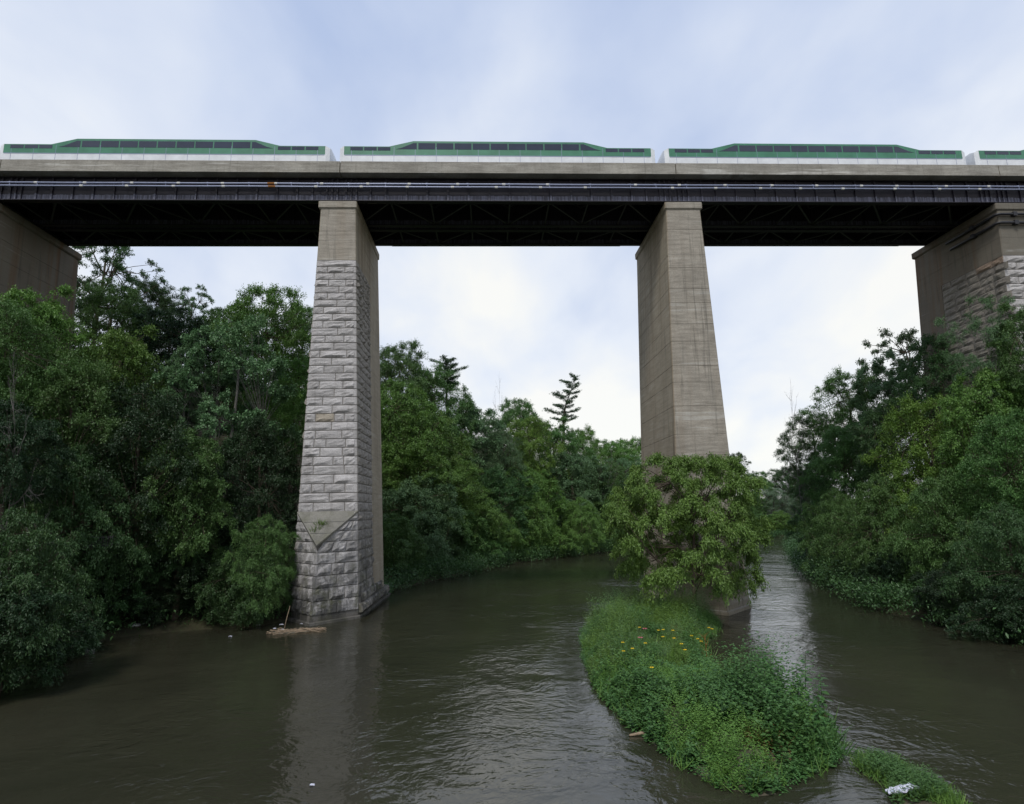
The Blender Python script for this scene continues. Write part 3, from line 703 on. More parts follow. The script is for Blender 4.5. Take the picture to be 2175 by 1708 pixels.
coach(1.2, 'green and white double-deck coach over the middle of the bridge')
coach(1.2-CP, 'green and white double-deck coach over the left bridge span')
coach(1.2+CP, 'green and white double-deck coach over the right bridge span')
coach(1.2-2*CP, 'green and white double-deck coach leaving the frame at the left')
coach(1.2+2*CP, 'green and white double-deck coach entering the frame at the right')

# ------------------------------------------------------------------ foliage
def leaf_mesh(name, P, A, N, L, W, mat, lv=None, fold=.18):
    n = len(P); A = A/(np.linalg.norm(A, axis=1, keepdims=True)+1e-9)
    N = N-(N*A).sum(1, keepdims=True)*A; N /= (np.linalg.norm(N, axis=1, keepdims=True)+1e-9); S = np.cross(A, N)
    L = np.broadcast_to(np.asarray(L, float), (n,))[:, None]; W = np.broadcast_to(np.asarray(W, float), (n,))[:, None]
    mid = P+A*L*.45+N*W*fold
    V = np.empty((n, 4, 3)); V[:, 0] = P; V[:, 1] = mid+S*W*.5; V[:, 2] = P+A*L-N*L*.10; V[:, 3] = mid-S*W*.5
    F = (np.arange(n)[:, None, None]*4+np.array([[0, 1, 2], [0, 2, 3]])[None]).reshape(-1, 3)
    me = bpy.data.meshes.new(name); me.vertices.add(n*4); me.vertices.foreach_set('co', V.astype(np.float32).ravel())
    me.loops.add(F.size); me.loops.foreach_set('vertex_index', F.astype(np.int32).ravel()); me.polygons.add(len(F)); me.polygons.foreach_set('loop_start', (np.arange(len(F))*3).astype(np.int32))
    me.update(calc_edges=True)
    if lv is None: lv = np.random.RandomState(n % 1000).rand(n)
    at = me.attributes.new('lv', 'FLOAT', 'FACE'); at.data.foreach_set('value', np.repeat(lv, 2).astype(np.float32))
    me.materials.append(mat); return me
def unit(v): return v/(np.linalg.norm(v, axis=-1, keepdims=True)+1e-9)

def make_crown(seed, H, R, z0, prof, nclump, nleaf, lsize, crad=(.17, .25), lobe=.3, shell=.55, droop=.3, aspect=.5, twigs=12, flat=.6, fill=.0):
    """clump centres in an uneven envelope; each clump a fan of twigs carrying leaves. unit: metres"""
    r = np.random.RandomState(seed)
    C = []; k = 0
    ph = r.rand(6)*6.28
    def env(az, t):
        e_ = 1+lobe*(.5*np.sin(2*az+ph[0]+3*t)+.35*np.sin(3*az+ph[1]-4*t)+.3*np.sin(5*az+ph[2]+7*t))
        return prof(t)*R*e_
    mind = .60*R*(4.2/nclump)**(1/3)
    while len(C) < nclump and k < 20000:
        k += 1; az = r.rand()*6.28; t = r.rand()**.85; q = shell+(1-shell)*r.rand()**.6
        if r.rand() < .18: q = r.rand()*shell
        rr = env(az, t)*q; p = np.array([rr*math.cos(az), rr*math.sin(az), z0+(H-z0)*t*(.92+.08*r.rand())])
        if all(np.linalg.norm((p-c)*np.array([1, 1, 1.25])) > mind*(.55 if k > 6000 else .9) for c in C): C.append(p)
    C = np.array(C); nc = len(C)
    cr_ = R*(crad[0]+(crad[1]-crad[0])*r.rand(nc))
    ci = r.choice(nc, nleaf, p=cr_**2/np.sum(cr_**2))
    # twigs
    ax = np.array([0, 0, z0+(H-z0)*.35]); out = unit(C-ax)
    TD = unit(r.randn(nc, twigs, 3)*np.array([1, 1, flat])+out[:, None]*.75+np.array([0, 0, .22])); TL = .55+.6*r.rand(nc, twigs)
    ti = r.randint(0, twigs, nleaf); t = r.rand(nleaf)**.6
    d = TD[ci, ti]; l = (cr_[ci]*TL[ci, ti])[:, None]; t1 = t[:, None]
    P = C[ci]+d*l*t1-np.array([0, 0, 1])*droop*l*t1**2+r.randn(nleaf, 3)*cr_[ci][:, None]*.10
    A = d*.5+r.randn(nleaf, 3)*.65-np.array([0, 0, droop*1.3]); N = np.array([0, 0, 1])+r.randn(nleaf, 3)*.55+out[ci]*.35
    nf = int(nleaf*fill)
    if nf:
        az = r.rand(nf)*6.28; tt = r.rand(nf)*.92; q = .35+.5*r.rand(nf)**.6
        er = np.array([env(a_, t_) for a_, t_ in zip(az, tt)])*q
        P[:nf] = np.column_stack([er*np.cos(az), er*np.sin(az), z0+(H-z0)*tt*.93])
    s = lsize*(.65+.7*r.rand(nleaf)); lv = np.clip(r.rand(nleaf)*.75+.25*r.rand(nc)[ci]+.1*(r.rand(nleaf) < .05), 0, 1)
    return dict(C=C, cr=cr_, P=P, A=A, N=N, L=s, W=s*aspect, lv=lv, r=r)
def make_wood(cr, H, tr, lean=(0, 0), limbs=7, thick=1.0, fork=.25, seed=1, twigs=True, top=.8):
    r = np.random.RandomState(seed); m = MB(); C = cr['C']
    def trunk(t): return np.array([lean[0]*t*t+.15*math.sin(t*7+seed), lean[1]*t*t+.15*math.cos(t*6+seed), H*t])
    ts = np.linspace(-.06, top, 9); m.tube([trunk(t) for t in ts], [tr*(1.25 if i == 0 else 1)*(1-.8*max(t, 0)) for i, t in enumerate(ts)], 8)
    idx = r.choice(len(C), min(limbs, len(C)), replace=False)
    nodes = []
    for i in idx:
        c = C[i]; tt = np.clip(c[2]/H-.22-.12*r.rand(), fork, top-.08); s = trunk(tt); e_ = s*.35+c*.65+np.array([0, 0, -.2]); mid = (s+e_)/2+np.array([0, 0, -.25])+r.randn(3)*.2
        m.tube([s, mid, e_], [tr*.30*thick, tr*.22*thick, tr*.15*thick], 6); nodes.append((e_, tr*.18*thick))
    for i, c in enumerate(C):
        k = min(range(len(nodes)), key=lambda q: np.linalg.norm(nodes[q][0]-c)); s, rad_ = nodes[k]
        mid = (s+c)/2+r.randn(3)*.18; m.tube([s, mid, c], [rad_*.7, rad_*.5, rad_*.3], 5, False)
        if twigs:
            for q in range(3):
                e_ = c+unit(r.randn(3)+np.array([0, 0, .3]))*cr['cr'][i]*.8; m.tube([c, (c+e_)/2+r.randn(3)*.05, e_], [rad_*.3, rad_*.2, .006], 4, False)
    return m
PROTO = {}
def proto(key, H, R, z0, prof, nclump, nleaf, lsize, seed, bark=M_BARK, tr=.28, wood={}, **k):
    c = make_crown(seed, H, R, z0, prof, nclump, nleaf, lsize, **k)
    me = leaf_mesh('crown_'+key, c['P'], c['A'], c['N'], c['L'], c['W'], LM['mid'], c['lv'])
    wd = make_wood(c, H, tr, seed=seed, **wood).mesh('trunk_'+key, bark, True)
    PROTO[key] = (me, wd, H, R)
dome = lambda t: (1-abs((t-.40)/.62)**2.6)**.5 if abs((t-.40)/.62) < 1 else 0
bushp = lambda t: .95*(1-t**2.6)**.5*(.82+.18*min(1, t*4))
colp = lambda t: .9*(1-abs((t-.42)/.62)**3)**.6 if abs((t-.42)/.62) < 1 else 0
dome, bushp, colp = [(lambda f: (lambda t: max(.12, float(np.real(f(t))))))(f) for f in (dome, bushp, colp)]
proto('broad_a', 14, 5.2, 3.0, dome, 120, 75000, .17, 11, fill=.22, lobe=.34)
proto('broad_b', 13, 5.0, 2.0, dome, 110, 72000, .16, 12, fill=.22, lobe=.42, crad=(.18, .28))
proto('broad_c', 12, 4.6, 1.5, dome, 100, 75000, .17, 13, fill=.22, lobe=.36, droop=.45)
proto('lacy', 14, 5.6, 4.0, dome, 84, 32000, .19, 14, lobe=.5, crad=(.13, .21), tr=.3, wood=dict(limbs=11, thick=1.3))
proto('poplar', 15, 4.2, 1.6, colp, 110, 52000, .13, 15, bark=M_BARK_PALE, lobe=.45, crad=(.16, .24), aspect=.85, tr=.2, wood=dict(limbs=12, thick=.9))
proto('bush_a', 6, 3.8, .3, bushp, 80, 58000, .13, 16, fill=.22, tr=.14, lobe=.34, droop=.5, wood=dict(fork=.05))
proto('bush_b', 6, 3.6, .3, bushp, 66, 58000, .14, 17, fill=.22, tr=.14, lobe=.4, droop=.6, wood=dict(fork=.05))
proto('elder', 8, 4.4, .8, bushp, 84, 70000, .15, 18, fill=.22, tr=.18, lobe=.4, droop=.7, aspect=.36, flat=.5, wood=dict(fork=.08, limbs=9))
proto('wispy', 11, 3.6, 2.4, dome, 70, 24000, .14, 19, bark=M_BARK_PALE, lobe=.5, crad=(.16, .24), aspect=.3, tr=.13, wood=dict(limbs=12, thick=1.1))
proto('willow', 12, 4.4, 1.2, dome, 120, 62000, .15, 20, fill=.22, lobe=.4, droop=.55, aspect=.22, crad=(.17, .26))

def pine_proto(key, seed, lean, H=16.0, first=.5, oneside=0.0, spread=3.2, nb=24):
    r = np.random.RandomState(seed); m = MB()
    def tk(t): return np.array([lean*(t**2)*H*.12, 0, H*t])+np.array([.12*math.sin(9*t), .1*math.cos(8*t), 0])
    ts = np.linspace(-.04, 1, 12); m.tube([tk(t) for t in ts], [.26*(1-.93*max(t, 0)) for t in ts], 7)
    P = []; A = []
    for k in range(nb):
        t = first+(1-first)*(k+.5*r.rand())/nb; az = k*2.4+r.rand()*.8; L = spread*(1.02-.55*((t-first)/(1-first))**1.6)*(.55+.6*r.rand())
        if oneside: L *= 1+oneside*math.cos(az)
        s = tk(t); d = np.array([math.cos(az), math.sin(az), r.uniform(-.12, .35)+.45*((t-first)/(1-first))**2]); L *= r.uniform(.55, 1.15)
        pts = [s+d*L*q+np.array([0, 0, .20*L*q*q]) for q in np.linspace(0, 1, 6)]; m.tube(pts, [.07*(1-.8*q) for q in np.linspace(0, 1, 6)], 5, False)
        n = int(58*L)
        for q in r.rand(n)**.7:
            sd_ = np.array([-d[1], d[0], 0])*r.randn()*.17*L*(.25+q*.6); c = s+d*L*q+np.array([0, 0, .20*L*q*q])+sd_*1.1+r.randn(3)*np.array([.13, .13, .13])
            P.append(c); A.append(d*.7+sd_*.6+np.array([0, 0, .9]))
    P = np.array(P); A = np.array(A); rep = 5; P = np.repeat(P, rep, 0); A = unit(np.repeat(A, rep, 0))+r.randn(len(P), 3)*.5; P = P+r.randn(len(P), 3)*.05
    me = leaf_mesh('crown_'+key, P, A, r.randn(len(P), 3), .28, .06, LM['pine'], r.rand(len(P)), 0)
    PROTO[key] = (me, m.mesh('trunk_'+key, M_BARK, True), H, spread)
pine_proto('pine', 31, .4, nb=34); pine_proto('pine_lean', 32, 1.1, first=.36, oneside=-.2, spread=2.6, nb=26)
def bare_proto(key, seed, H=6, n=9):
    r = np.random.RandomState(seed); m = MB(); m.tube([(0, 0, -.3), (.1, 0, H*.4), (.1, .1, H*.9)], [.09, .06, .02], 6); tw = MB()
    def rec(p, d, L, rd, lv):
        q = p+d*L*.5+r.randn(3)*.06*L; e_ = q+unit(d+r.randn(3)*.25)*L*.5; tw.tube([p, q, e_], [rd, rd*.75, rd*.5], 4, False)
        if lv < 4:
            for _ in range(3 if lv < 3 else 2): rec(q+(e_-q)*r.rand(), unit(d+r.randn(3)*.55+np.array([0, 0, .1])), L*.62, rd*.55, lv+1)
    for k in range(n): rec(np.array([.1, .05, H*(.3+.6*k/n)]), unit(r.randn(3)*np.array([1, 1, .4])+np.array([0, 0, .45])), H*.30, .035, 1)
    PROTO[key] = (tw.mesh('branches_'+key, M_TWIG, True), m.mesh('trunk_'+key, M_TWIG, True), H, H*.45)
bare_proto('bare', 41)

# name, label, group, crown colour, prototype, px centre, py of top, depth, half width in px, optional tree height
BACKL = 'trees on the left slope'; CENT = 'trees on the far bank between the piers'; FAR = 'trees at the far river bend'; RGT = 'trees on the right bank'; BUSHL = 'bushes along the left shore'
T = [
 # left slope
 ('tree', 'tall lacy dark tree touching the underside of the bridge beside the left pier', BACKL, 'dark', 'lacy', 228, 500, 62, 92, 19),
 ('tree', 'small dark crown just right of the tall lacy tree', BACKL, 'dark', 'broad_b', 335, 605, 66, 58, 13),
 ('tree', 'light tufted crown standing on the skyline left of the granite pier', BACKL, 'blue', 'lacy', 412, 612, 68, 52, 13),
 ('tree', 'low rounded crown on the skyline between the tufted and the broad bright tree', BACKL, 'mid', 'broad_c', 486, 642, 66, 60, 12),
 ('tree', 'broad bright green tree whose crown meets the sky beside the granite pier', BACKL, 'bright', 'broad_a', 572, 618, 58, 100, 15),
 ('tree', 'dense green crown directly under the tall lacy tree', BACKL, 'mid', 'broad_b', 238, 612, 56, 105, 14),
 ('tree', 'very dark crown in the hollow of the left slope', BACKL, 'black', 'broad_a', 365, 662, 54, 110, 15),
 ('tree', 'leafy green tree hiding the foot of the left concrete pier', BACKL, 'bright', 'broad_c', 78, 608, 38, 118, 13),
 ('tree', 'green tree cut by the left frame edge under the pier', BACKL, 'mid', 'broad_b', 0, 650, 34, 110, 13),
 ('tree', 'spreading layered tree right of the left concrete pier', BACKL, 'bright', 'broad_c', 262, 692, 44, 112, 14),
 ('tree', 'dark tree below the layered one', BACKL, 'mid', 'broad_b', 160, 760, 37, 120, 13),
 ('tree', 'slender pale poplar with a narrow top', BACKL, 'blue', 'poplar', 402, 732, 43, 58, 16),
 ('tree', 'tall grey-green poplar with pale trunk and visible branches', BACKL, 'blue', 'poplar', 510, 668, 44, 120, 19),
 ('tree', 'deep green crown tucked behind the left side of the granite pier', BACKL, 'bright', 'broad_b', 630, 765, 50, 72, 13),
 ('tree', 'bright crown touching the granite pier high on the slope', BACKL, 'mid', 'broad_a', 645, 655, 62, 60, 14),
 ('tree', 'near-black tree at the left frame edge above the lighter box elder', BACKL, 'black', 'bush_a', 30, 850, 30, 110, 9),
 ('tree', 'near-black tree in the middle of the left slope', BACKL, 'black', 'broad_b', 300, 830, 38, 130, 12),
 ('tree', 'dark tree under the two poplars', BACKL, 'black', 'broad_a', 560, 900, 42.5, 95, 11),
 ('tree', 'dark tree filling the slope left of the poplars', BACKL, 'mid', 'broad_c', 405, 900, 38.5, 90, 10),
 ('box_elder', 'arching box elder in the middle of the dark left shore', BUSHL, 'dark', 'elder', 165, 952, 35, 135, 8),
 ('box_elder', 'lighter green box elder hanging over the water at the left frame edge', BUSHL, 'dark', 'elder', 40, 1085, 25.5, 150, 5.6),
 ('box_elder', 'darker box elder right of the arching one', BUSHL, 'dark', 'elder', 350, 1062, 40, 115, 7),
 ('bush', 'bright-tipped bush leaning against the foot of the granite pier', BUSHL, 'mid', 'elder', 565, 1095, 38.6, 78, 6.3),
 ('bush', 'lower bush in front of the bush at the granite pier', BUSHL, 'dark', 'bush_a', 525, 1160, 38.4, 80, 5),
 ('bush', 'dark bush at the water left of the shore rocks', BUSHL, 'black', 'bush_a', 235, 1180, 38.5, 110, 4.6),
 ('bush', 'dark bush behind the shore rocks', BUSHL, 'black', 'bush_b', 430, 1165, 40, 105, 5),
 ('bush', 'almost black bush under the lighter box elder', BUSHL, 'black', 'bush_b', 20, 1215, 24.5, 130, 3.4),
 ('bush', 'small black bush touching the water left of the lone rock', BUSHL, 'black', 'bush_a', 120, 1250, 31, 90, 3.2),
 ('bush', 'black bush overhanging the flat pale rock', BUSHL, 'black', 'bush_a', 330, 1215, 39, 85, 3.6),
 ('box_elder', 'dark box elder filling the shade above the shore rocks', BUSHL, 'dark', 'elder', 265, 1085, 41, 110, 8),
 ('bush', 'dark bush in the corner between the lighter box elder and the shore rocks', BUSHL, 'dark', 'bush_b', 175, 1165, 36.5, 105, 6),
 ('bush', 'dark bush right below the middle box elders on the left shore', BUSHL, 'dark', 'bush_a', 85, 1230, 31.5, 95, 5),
 # far bank between the piers
 ('oak', 'dark oak on the skyline just right of the granite pier', CENT, 'mid', 'broad_a', 852, 738, 84, 81, 17),
 ('oak', 'dark crown under the flat-topped pine', CENT, 'mid', 'broad_b', 925, 785, 86, 81, 16),
 ('pine', 'flat-topped pine rising over the oaks', CENT, 'pine', 'pine', 950, 765, 90, 46, 8),
 ('tree', 'large green crown touching the right edge of the granite pier', CENT, 'bright', 'broad_c', 832, 800, 72, 98, 15),
 ('tree', 'grey-green rounded crown below the skyline right of the flat-topped pine', CENT, 'blue', 'broad_c', 1002, 848, 92, 88, 15),
 ('tree', 'small dark crown on the skyline beside the bare birch', CENT, 'mid', 'broad_a', 1096, 850, 106, 56, 15),
 ('dead_tree', 'thin bare birch on the skyline between two crowns', CENT, None, 'bare', 1058, 845, 108, 14, 14),
 ('tree', 'bright crown on the middle of the slope right of the granite pier', CENT, 'bright', 'broad_b', 915, 885, 77, 98, 14),
 ('tree', 'smooth rounded grey-green crown in the centre of the slope', CENT, 'blue', 'willow', 1056, 908, 91, 81, 13),
 ('tree', 'brightest yellow-green tree on the slope', CENT, 'yellow', 'broad_b', 1122, 888, 97, 56, 13),
 ('pine', 'lone leaning pine standing above the treeline between the piers', CENT, 'pine', 'pine_lean', 1190, 802, 112, 38, 12),
 ('tree', 'dark crown below the lone leaning pine', CENT, 'mid', 'broad_c', 1172, 893, 107, 73, 15),
 ('tree', 'light crown on the treeline right of the leaning pine', CENT, 'bright', 'broad_b', 1238, 912, 114, 51, 14),
 ('tree', 'mid green crown on the treeline left of the concrete pier', CENT, 'bright', 'broad_a', 1292, 936, 122, 59, 13),
 ('tree', 'green crown touching the left edge of the concrete pier', CENT, 'bright', 'broad_b', 1345, 932, 130, 54, 14),
 ('tree', 'soft grey-green crown in the notch before the concrete pier', CENT, 'blue', 'willow', 1325, 968, 112, 59, 12),
 ('tree', 'shaded crown above the big riverside bush', CENT, 'bright', 'broad_a', 862, 942, 71, 100, 12),
 ('tree', 'rounded light crown above the riverside bushes', CENT, 'bright', 'broad_b', 962, 985, 76, 98, 12),
 ('tree', 'mid green crown under the brightest tree', CENT, 'bright', 'broad_c', 1110, 985, 90, 76, 11),
 ('tree', 'dark hollow crown in the middle of the slope', CENT, 'dark', 'broad_a', 1062, 1000, 84, 73, 10),
 ('tree', 'grey-green crown below the dark one under the pine', CENT, 'blue', 'broad_c', 1215, 955, 101, 76, 12),
 ('tree', 'shaded crown low on the slope before the concrete pier', CENT, 'mid', 'broad_b', 1275, 985, 103, 63, 10),
 ('bush', 'big grey-green bush reaching the water beside the granite pier', CENT, 'blue', 'bush_a', 885, 1010, 67.5, 104, 11),
 ('bush', 'dark bush at the water behind the granite pier', CENT, 'mid', 'bush_b', 838, 1090, 60.5, 73, 7),
 ('bush', 'dark green bush right of the big grey-green bush', CENT, 'mid', 'bush_b', 968, 1065, 73, 76, 9),
 ('bush', 'yellow-green bush low over the water in mid river view', CENT, 'bright', 'elder', 1055, 1085, 80, 55, 7.5),
 ('bush', 'mid green bush behind the yellow-green one', CENT, 'bright', 'bush_a', 1120, 1045, 85.5, 63, 9),
 ('bush', 'low green bush at the water between two lighter bushes', CENT, 'bright', 'bush_b', 1160, 1115, 88.5, 55, 5.5),
 ('box_elder', 'rounded bright box elder over the water left of the island tree', CENT, 'bright', 'elder', 1232, 1058, 92.5, 54, 8.5),
 ('bush', 'dark bush between the bright box elder and the island tree', CENT, 'mid', 'bush_b', 1300, 1050, 99, 59, 8),
 ('bush', 'bush at the water behind the island tree', CENT, 'bright', 'bush_a', 1345, 1020, 104, 61, 10),
 ('bush', 'dark low bush at the foot of the slope', CENT, 'dark', 'bush_b', 925, 1120, 70, 76, 5.5),
 ('bush', 'darker low bush left of the yellow-green one', CENT, 'mid', 'bush_a', 1010, 1125, 76, 61, 5.5),
 ('dead_tree', 'grey leafless tree low on the slope near the concrete pier', CENT, None, 'bare', 1290, 1000, 99.5, 28, 8),
 # far bend
 ('tree', 'small crown peeping out right of the concrete pier', FAR, 'dark', 'broad_b', 1565, 962, 150, 20, 15),
 ('tree', 'far low crown right of the concrete pier', FAR, 'mid', 'broad_a', 1605, 1005, 156, 38, 12),
 ('tree', 'far dark crown in the gap beside the right trees', FAR, 'dark', 'broad_b', 1660, 996, 160, 42, 12),
 ('tree', 'far crown half behind the right bank trees', FAR, 'dark', 'broad_a', 1715, 985, 152, 45, 13),
 ('tree', 'far mid green tree above the bend', FAR, 'mid', 'broad_c', 1590, 1040, 143, 36, 9),
 ('willow', 'pale silvery willow at the river bend', FAR, 'pale', 'willow', 1640, 1035, 142, 40, 9),
 ('willow', 'second pale willow nearer the right trees', FAR, 'pale', 'willow', 1695, 1045, 140, 36, 9),
 ('bush', 'bright bush at the water on the far bend', FAR, 'bright', 'bush_a', 1650, 1085, 136, 36, 5.5),
 ('bush', 'green bush at the far waterline beside the island tree', FAR, 'mid', 'bush_b', 1600, 1085, 135, 36, 5.5),
 ('bush', 'green bush at the far waterline beside the right trees', FAR, 'mid', 'bush_b', 1705, 1088, 134, 36, 5.5),
 ('tree', 'far tree hidden by the concrete pier, left one', FAR, 'mid', 'broad_a', 1400, 950, 138, 50, 13),
 ('tree', 'far tree hidden by the concrete pier, right one', FAR, 'mid', 'broad_c', 1480, 975, 142, 50, 13),
 ('bush', 'far bush hidden by the island tree', FAR, 'mid', 'bush_a', 1430, 1040, 118, 60, 8),
 ('bush', 'far bush hidden by the concrete pier', FAR, 'mid', 'bush_b', 1520, 1050, 128, 55, 8),
 # right bank
 ('tree', 'leafy dark tree leaning over the river at the left end of the right bank', RGT, 'dark', 'broad_b', 1722, 880, 64, 62, 14),
 ('tree', 'green tree on the skyline of the right bank', RGT, 'mid', 'broad_b', 1795, 792, 60, 72, 15),
 ('tree', 'fine-leaved grey-green tree with twigs showing, on the right skyline', RGT, 'blue', 'poplar', 1872, 748, 55, 78, 17),
 ('tree', 'dark sparse crown in front of the left edge of the right pier', RGT, 'dark', 'lacy', 1925, 700, 58, 95, 15),
 ('tree', 'dark tree under the granite panel of the right pier', RGT, 'dark', 'broad_b', 2015, 705, 47, 88, 15),
 ('tree', 'wispy pale tree with thin stems in front of the right pier', RGT, 'blue', 'wispy', 2095, 620, 39, 85, 15),
 ('tree', 'green tree cut by the right frame edge below the pier', RGT, 'mid', 'broad_c', 2165, 650, 37, 85, 14),
 ('tree', 'mid green crown below the green skyline tree', RGT, 'mid', 'broad_a', 1800, 905, 55, 78, 12),
 ('tree', 'dark crown behind the brightest tree of the right bank', RGT, 'dark', 'broad_a', 1880, 850, 49, 70, 11),
 ('tree', 'brightest yellow-green tree of the right bank', RGT, 'yellow', 'broad_b', 1960, 852, 43, 105, 11),
 ('tree', 'rich green tree right of the brightest one', RGT, 'bright', 'broad_c', 2090, 770, 38.5, 105, 12),
 ('tree', 'green tree at the right frame edge at mid height', RGT, 'mid', 'broad_a', 2150, 880, 33, 105, 9),
 ('tree', 'lower left crown of the right bank over the pale water', RGT, 'dark', 'broad_c', 1722, 1000, 62, 48, 9),
 ('box_elder', 'drooping box elder hanging to the river at the left of the right bank', RGT, 'mid', 'elder', 1770, 1040, 52.5, 72, 8),
 ('box_elder', 'box elder in the middle of the right bank', RGT, 'mid', 'elder', 1865, 1010, 44, 95, 8),
 ('box_elder', 'large box elder low on the right bank', RGT, 'mid', 'elder', 2010, 1000, 37, 120, 7.5),
 ('box_elder', 'dark box elder by the right frame edge', RGT, 'dark', 'elder', 2125, 1070, 30.5, 115, 6),
 ('bush', 'small bright bush at the river edge where the right bank juts out', RGT, 'mid', 'bush_a', 1800, 1175, 48, 42, 3.4),
 ('bush', 'dark bush over the water in the middle of the right bank', RGT, 'black', 'bush_b', 1895, 1165, 41, 75, 4.4),
 ('bush', 'dark bush trailing in the water at the right', RGT, 'black', 'bush_a', 2030, 1190, 33.5, 100, 4.2),
 ('bush', 'black bush at the right frame edge over the water', RGT, 'black', 'bush_b', 2160, 1225, 28.5, 100, 3.8),
 ('dead_tree', 'bare twigs reaching out over the far water from the right bank', RGT, None, 'bare', 1685, 905, 60, 34, 9),
 ('dead_tree', 'bare pale twigs at the left frame edge in the dark slope', BUSHL, None, 'bare', 40, 900, 29.5, 75, 6),
]
rt = random.Random(77)
for (nm_, lab, grp, colr, pk, px, py, Y, hw, th) in T:
    top = atY(px, py, Y); gz = float(terrain_z([(top[0], Y)])[0]); me, wd, H, R = PROTO[pk]
    sxy = (hw/ppm(px, py+30, Y))/R; full = top[2]-gz
    hc = min(max(full, 2.2), sxy*H*1.28, max(th, 3)*1.15) if pk not in ('bare',) else full
    sz = hc/H; off = max(full-hc, 0); base = gz if full > 2.2 else top[2]-2.2
    t = thing(nm_, lab, nm_.replace('_', ' '), (float(top[0]), Y, base-.1), grp, rt.random()*6.28 if 'lean' not in pk else -.3)
    c = link('crown' if colr else 'branches', me, t); tr_ = link('trunk', wd, t)
    for o in (c, tr_): o.scale = (sxy, sxy, sz); o.location.z = off
    if off > .3:
        q = MB(); q.tube([(0, 0, -.4), (.05, .03, off*.5), (0, 0, off+.2)], [.30*sxy+.05, .27*sxy+.03, .24*sxy+.02], 8); q.obj('lower_trunk', M_BARK, t, smooth=True)
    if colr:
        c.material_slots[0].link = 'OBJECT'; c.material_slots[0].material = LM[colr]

# island tree: low spreading box elder in front of the concrete pier
ic = make_crown(61, 8.8, 5.15, 1.9, lambda t: max(.25, (1-abs((t-.36)/.68)**2.4)**.5 if abs((t-.36)/.68) < 1 else .2), 150, 118000, .155, crad=(.14, .22), lobe=.25, droop=.5, aspect=.42, flat=.5, shell=.6)
t = thing('box_elder', 'round yellow-green box elder on the island in front of the concrete pier', 'box elder', (12.3, 36.1, .2))
o = link('crown', leaf_mesh('crown_island', ic['P'], ic['A'], ic['N'], ic['L'], ic['W'], LM['elder'], ic['lv']), t); o.scale = (.85, .72, 1.09)
o = link('trunk', make_wood(ic, 8.8, .17, seed=61, limbs=11, fork=.05, thick=1.2).mesh('trunk_island', M_BARK, True), t); o.scale = (.85, .72, 1.09)

# ------------------------------------------------------------------ undergrowth along the banks
def scatter_leaves(name, pts, hts, nper, lsize, mat, seed, asp=.45, clump=.35, parent=None):
    r = np.random.RandomState(seed); n = len(pts)*nper; k = np.repeat(np.arange(len(pts)), nper)
    t = r.rand(n)**.8; P = pts[k]+np.column_stack([r.randn(n)*clump, r.randn(n)*clump, t*hts[k]]); A = r.randn(n, 3)+np.array([0, 0, .1]); N = np.array([0, 0, 1.])+r.randn(n, 3)*.5
    s = lsize*(.6+.8*r.rand(n)); lv = np.clip(.7*r.rand(len(pts))[k]+.3*r.rand(n), 0, 1)
    o = link(name, leaf_mesh(name, P, A, N, s, s*asp, mat, lv)); o['kind'] = 'stuff'; return o
r = np.random.RandomState(3)
cand = np.column_stack([r.uniform(-60, 110, 60000), r.uniform(10, 150, 60000)]); d = poly_sd(cand, RIV)
k1 = (d > .1) & ((d < 9) | (r.rand(len(d)) < .12)) & (d < 45)
c1 = cand[k1][:6500]; u1 = np.column_stack([c1, terrain_z(c1)])
tagset(scatter_leaves('undergrowth', u1, .5+1.1*r.rand(len(u1)), 26, .2, LM['dark'], 8, clump=.55), 'low leafy undergrowth covering both banks under the trees', 'undergrowth')
k2 = (d > -.9) & (d < 1.6) & (cand[:, 1] > 22) & (r.rand(len(d)) < .9)
k2 &= ~((cand[:, 0] > -24) & (cand[:, 0] < -8) & (cand[:, 1] > 33) & (cand[:, 1] < 49))
c2 = cand[k2][:1500]; u2 = np.column_stack([c2, np.maximum(terrain_z(c2), .05)])
tagset(scatter_leaves('bank_fringe', u2, .5+1.9*vnoise(c2, .35, 12), 70, .2, LM['dark'], 9, clump=.5), 'leafy fringe of shrubs trailing over the waterline of both banks', 'undergrowth')

# ------------------------------------------------------------------ island weeds
def inside(poly, n, seed, margin=.12, box=None):
    r = np.random.RandomState(seed); lo, hi = poly.min(0), poly.max(0); P = lo+(hi-lo)*r.rand(n*3, 2); d = poly_sd(P, poly); P = P[d < margin-.3*r.rand(len(d))]; return P[:n]
def herb(name, base, hts, mat, seed, lsz, per=12, asp=.42, lean=.25, label=None):
    """leafy stems: leaves in a spiral up each stem"""
    r = np.random.RandomState(seed); n = len(base)*per; k = np.repeat(np.arange(len(base)), per); t = np.tile((np.arange(per)+.5)/per, len(base))
    ln = r.randn(len(base), 2)*lean; az = r.rand(len(base))[k]*6.28+np.tile(np.arange(per)*2.3, len(base))+r.randn(n)*.3
    P = base[k]+np.column_stack([ln[k, 0]*t*t*hts[k], ln[k, 1]*t*t*hts[k], t*hts[k]])
    A = np.column_stack([np.cos(az), np.sin(az), .25-.5*r.rand(n)+.4*t]); N = np.array([0, 0, 1.])+A*np.array([.25, .25, 0])+r.randn(n, 3)*.25
    s = lsz*(.7+.6*r.rand(len(base)))[k]*(1.1-.6*t); lv = np.clip(.75*r.rand(len(base))[k]+.25*r.rand(n), 0, 1)
    o = link(name, leaf_mesh(name, P, A, N, s, s*asp, mat, lv)); o['kind'] = 'stuff'
    if label: tagset(o, label, 'weeds')
    return o
def pts_on(P, zf): return np.column_stack([P, np.maximum(zf(P), 0)])
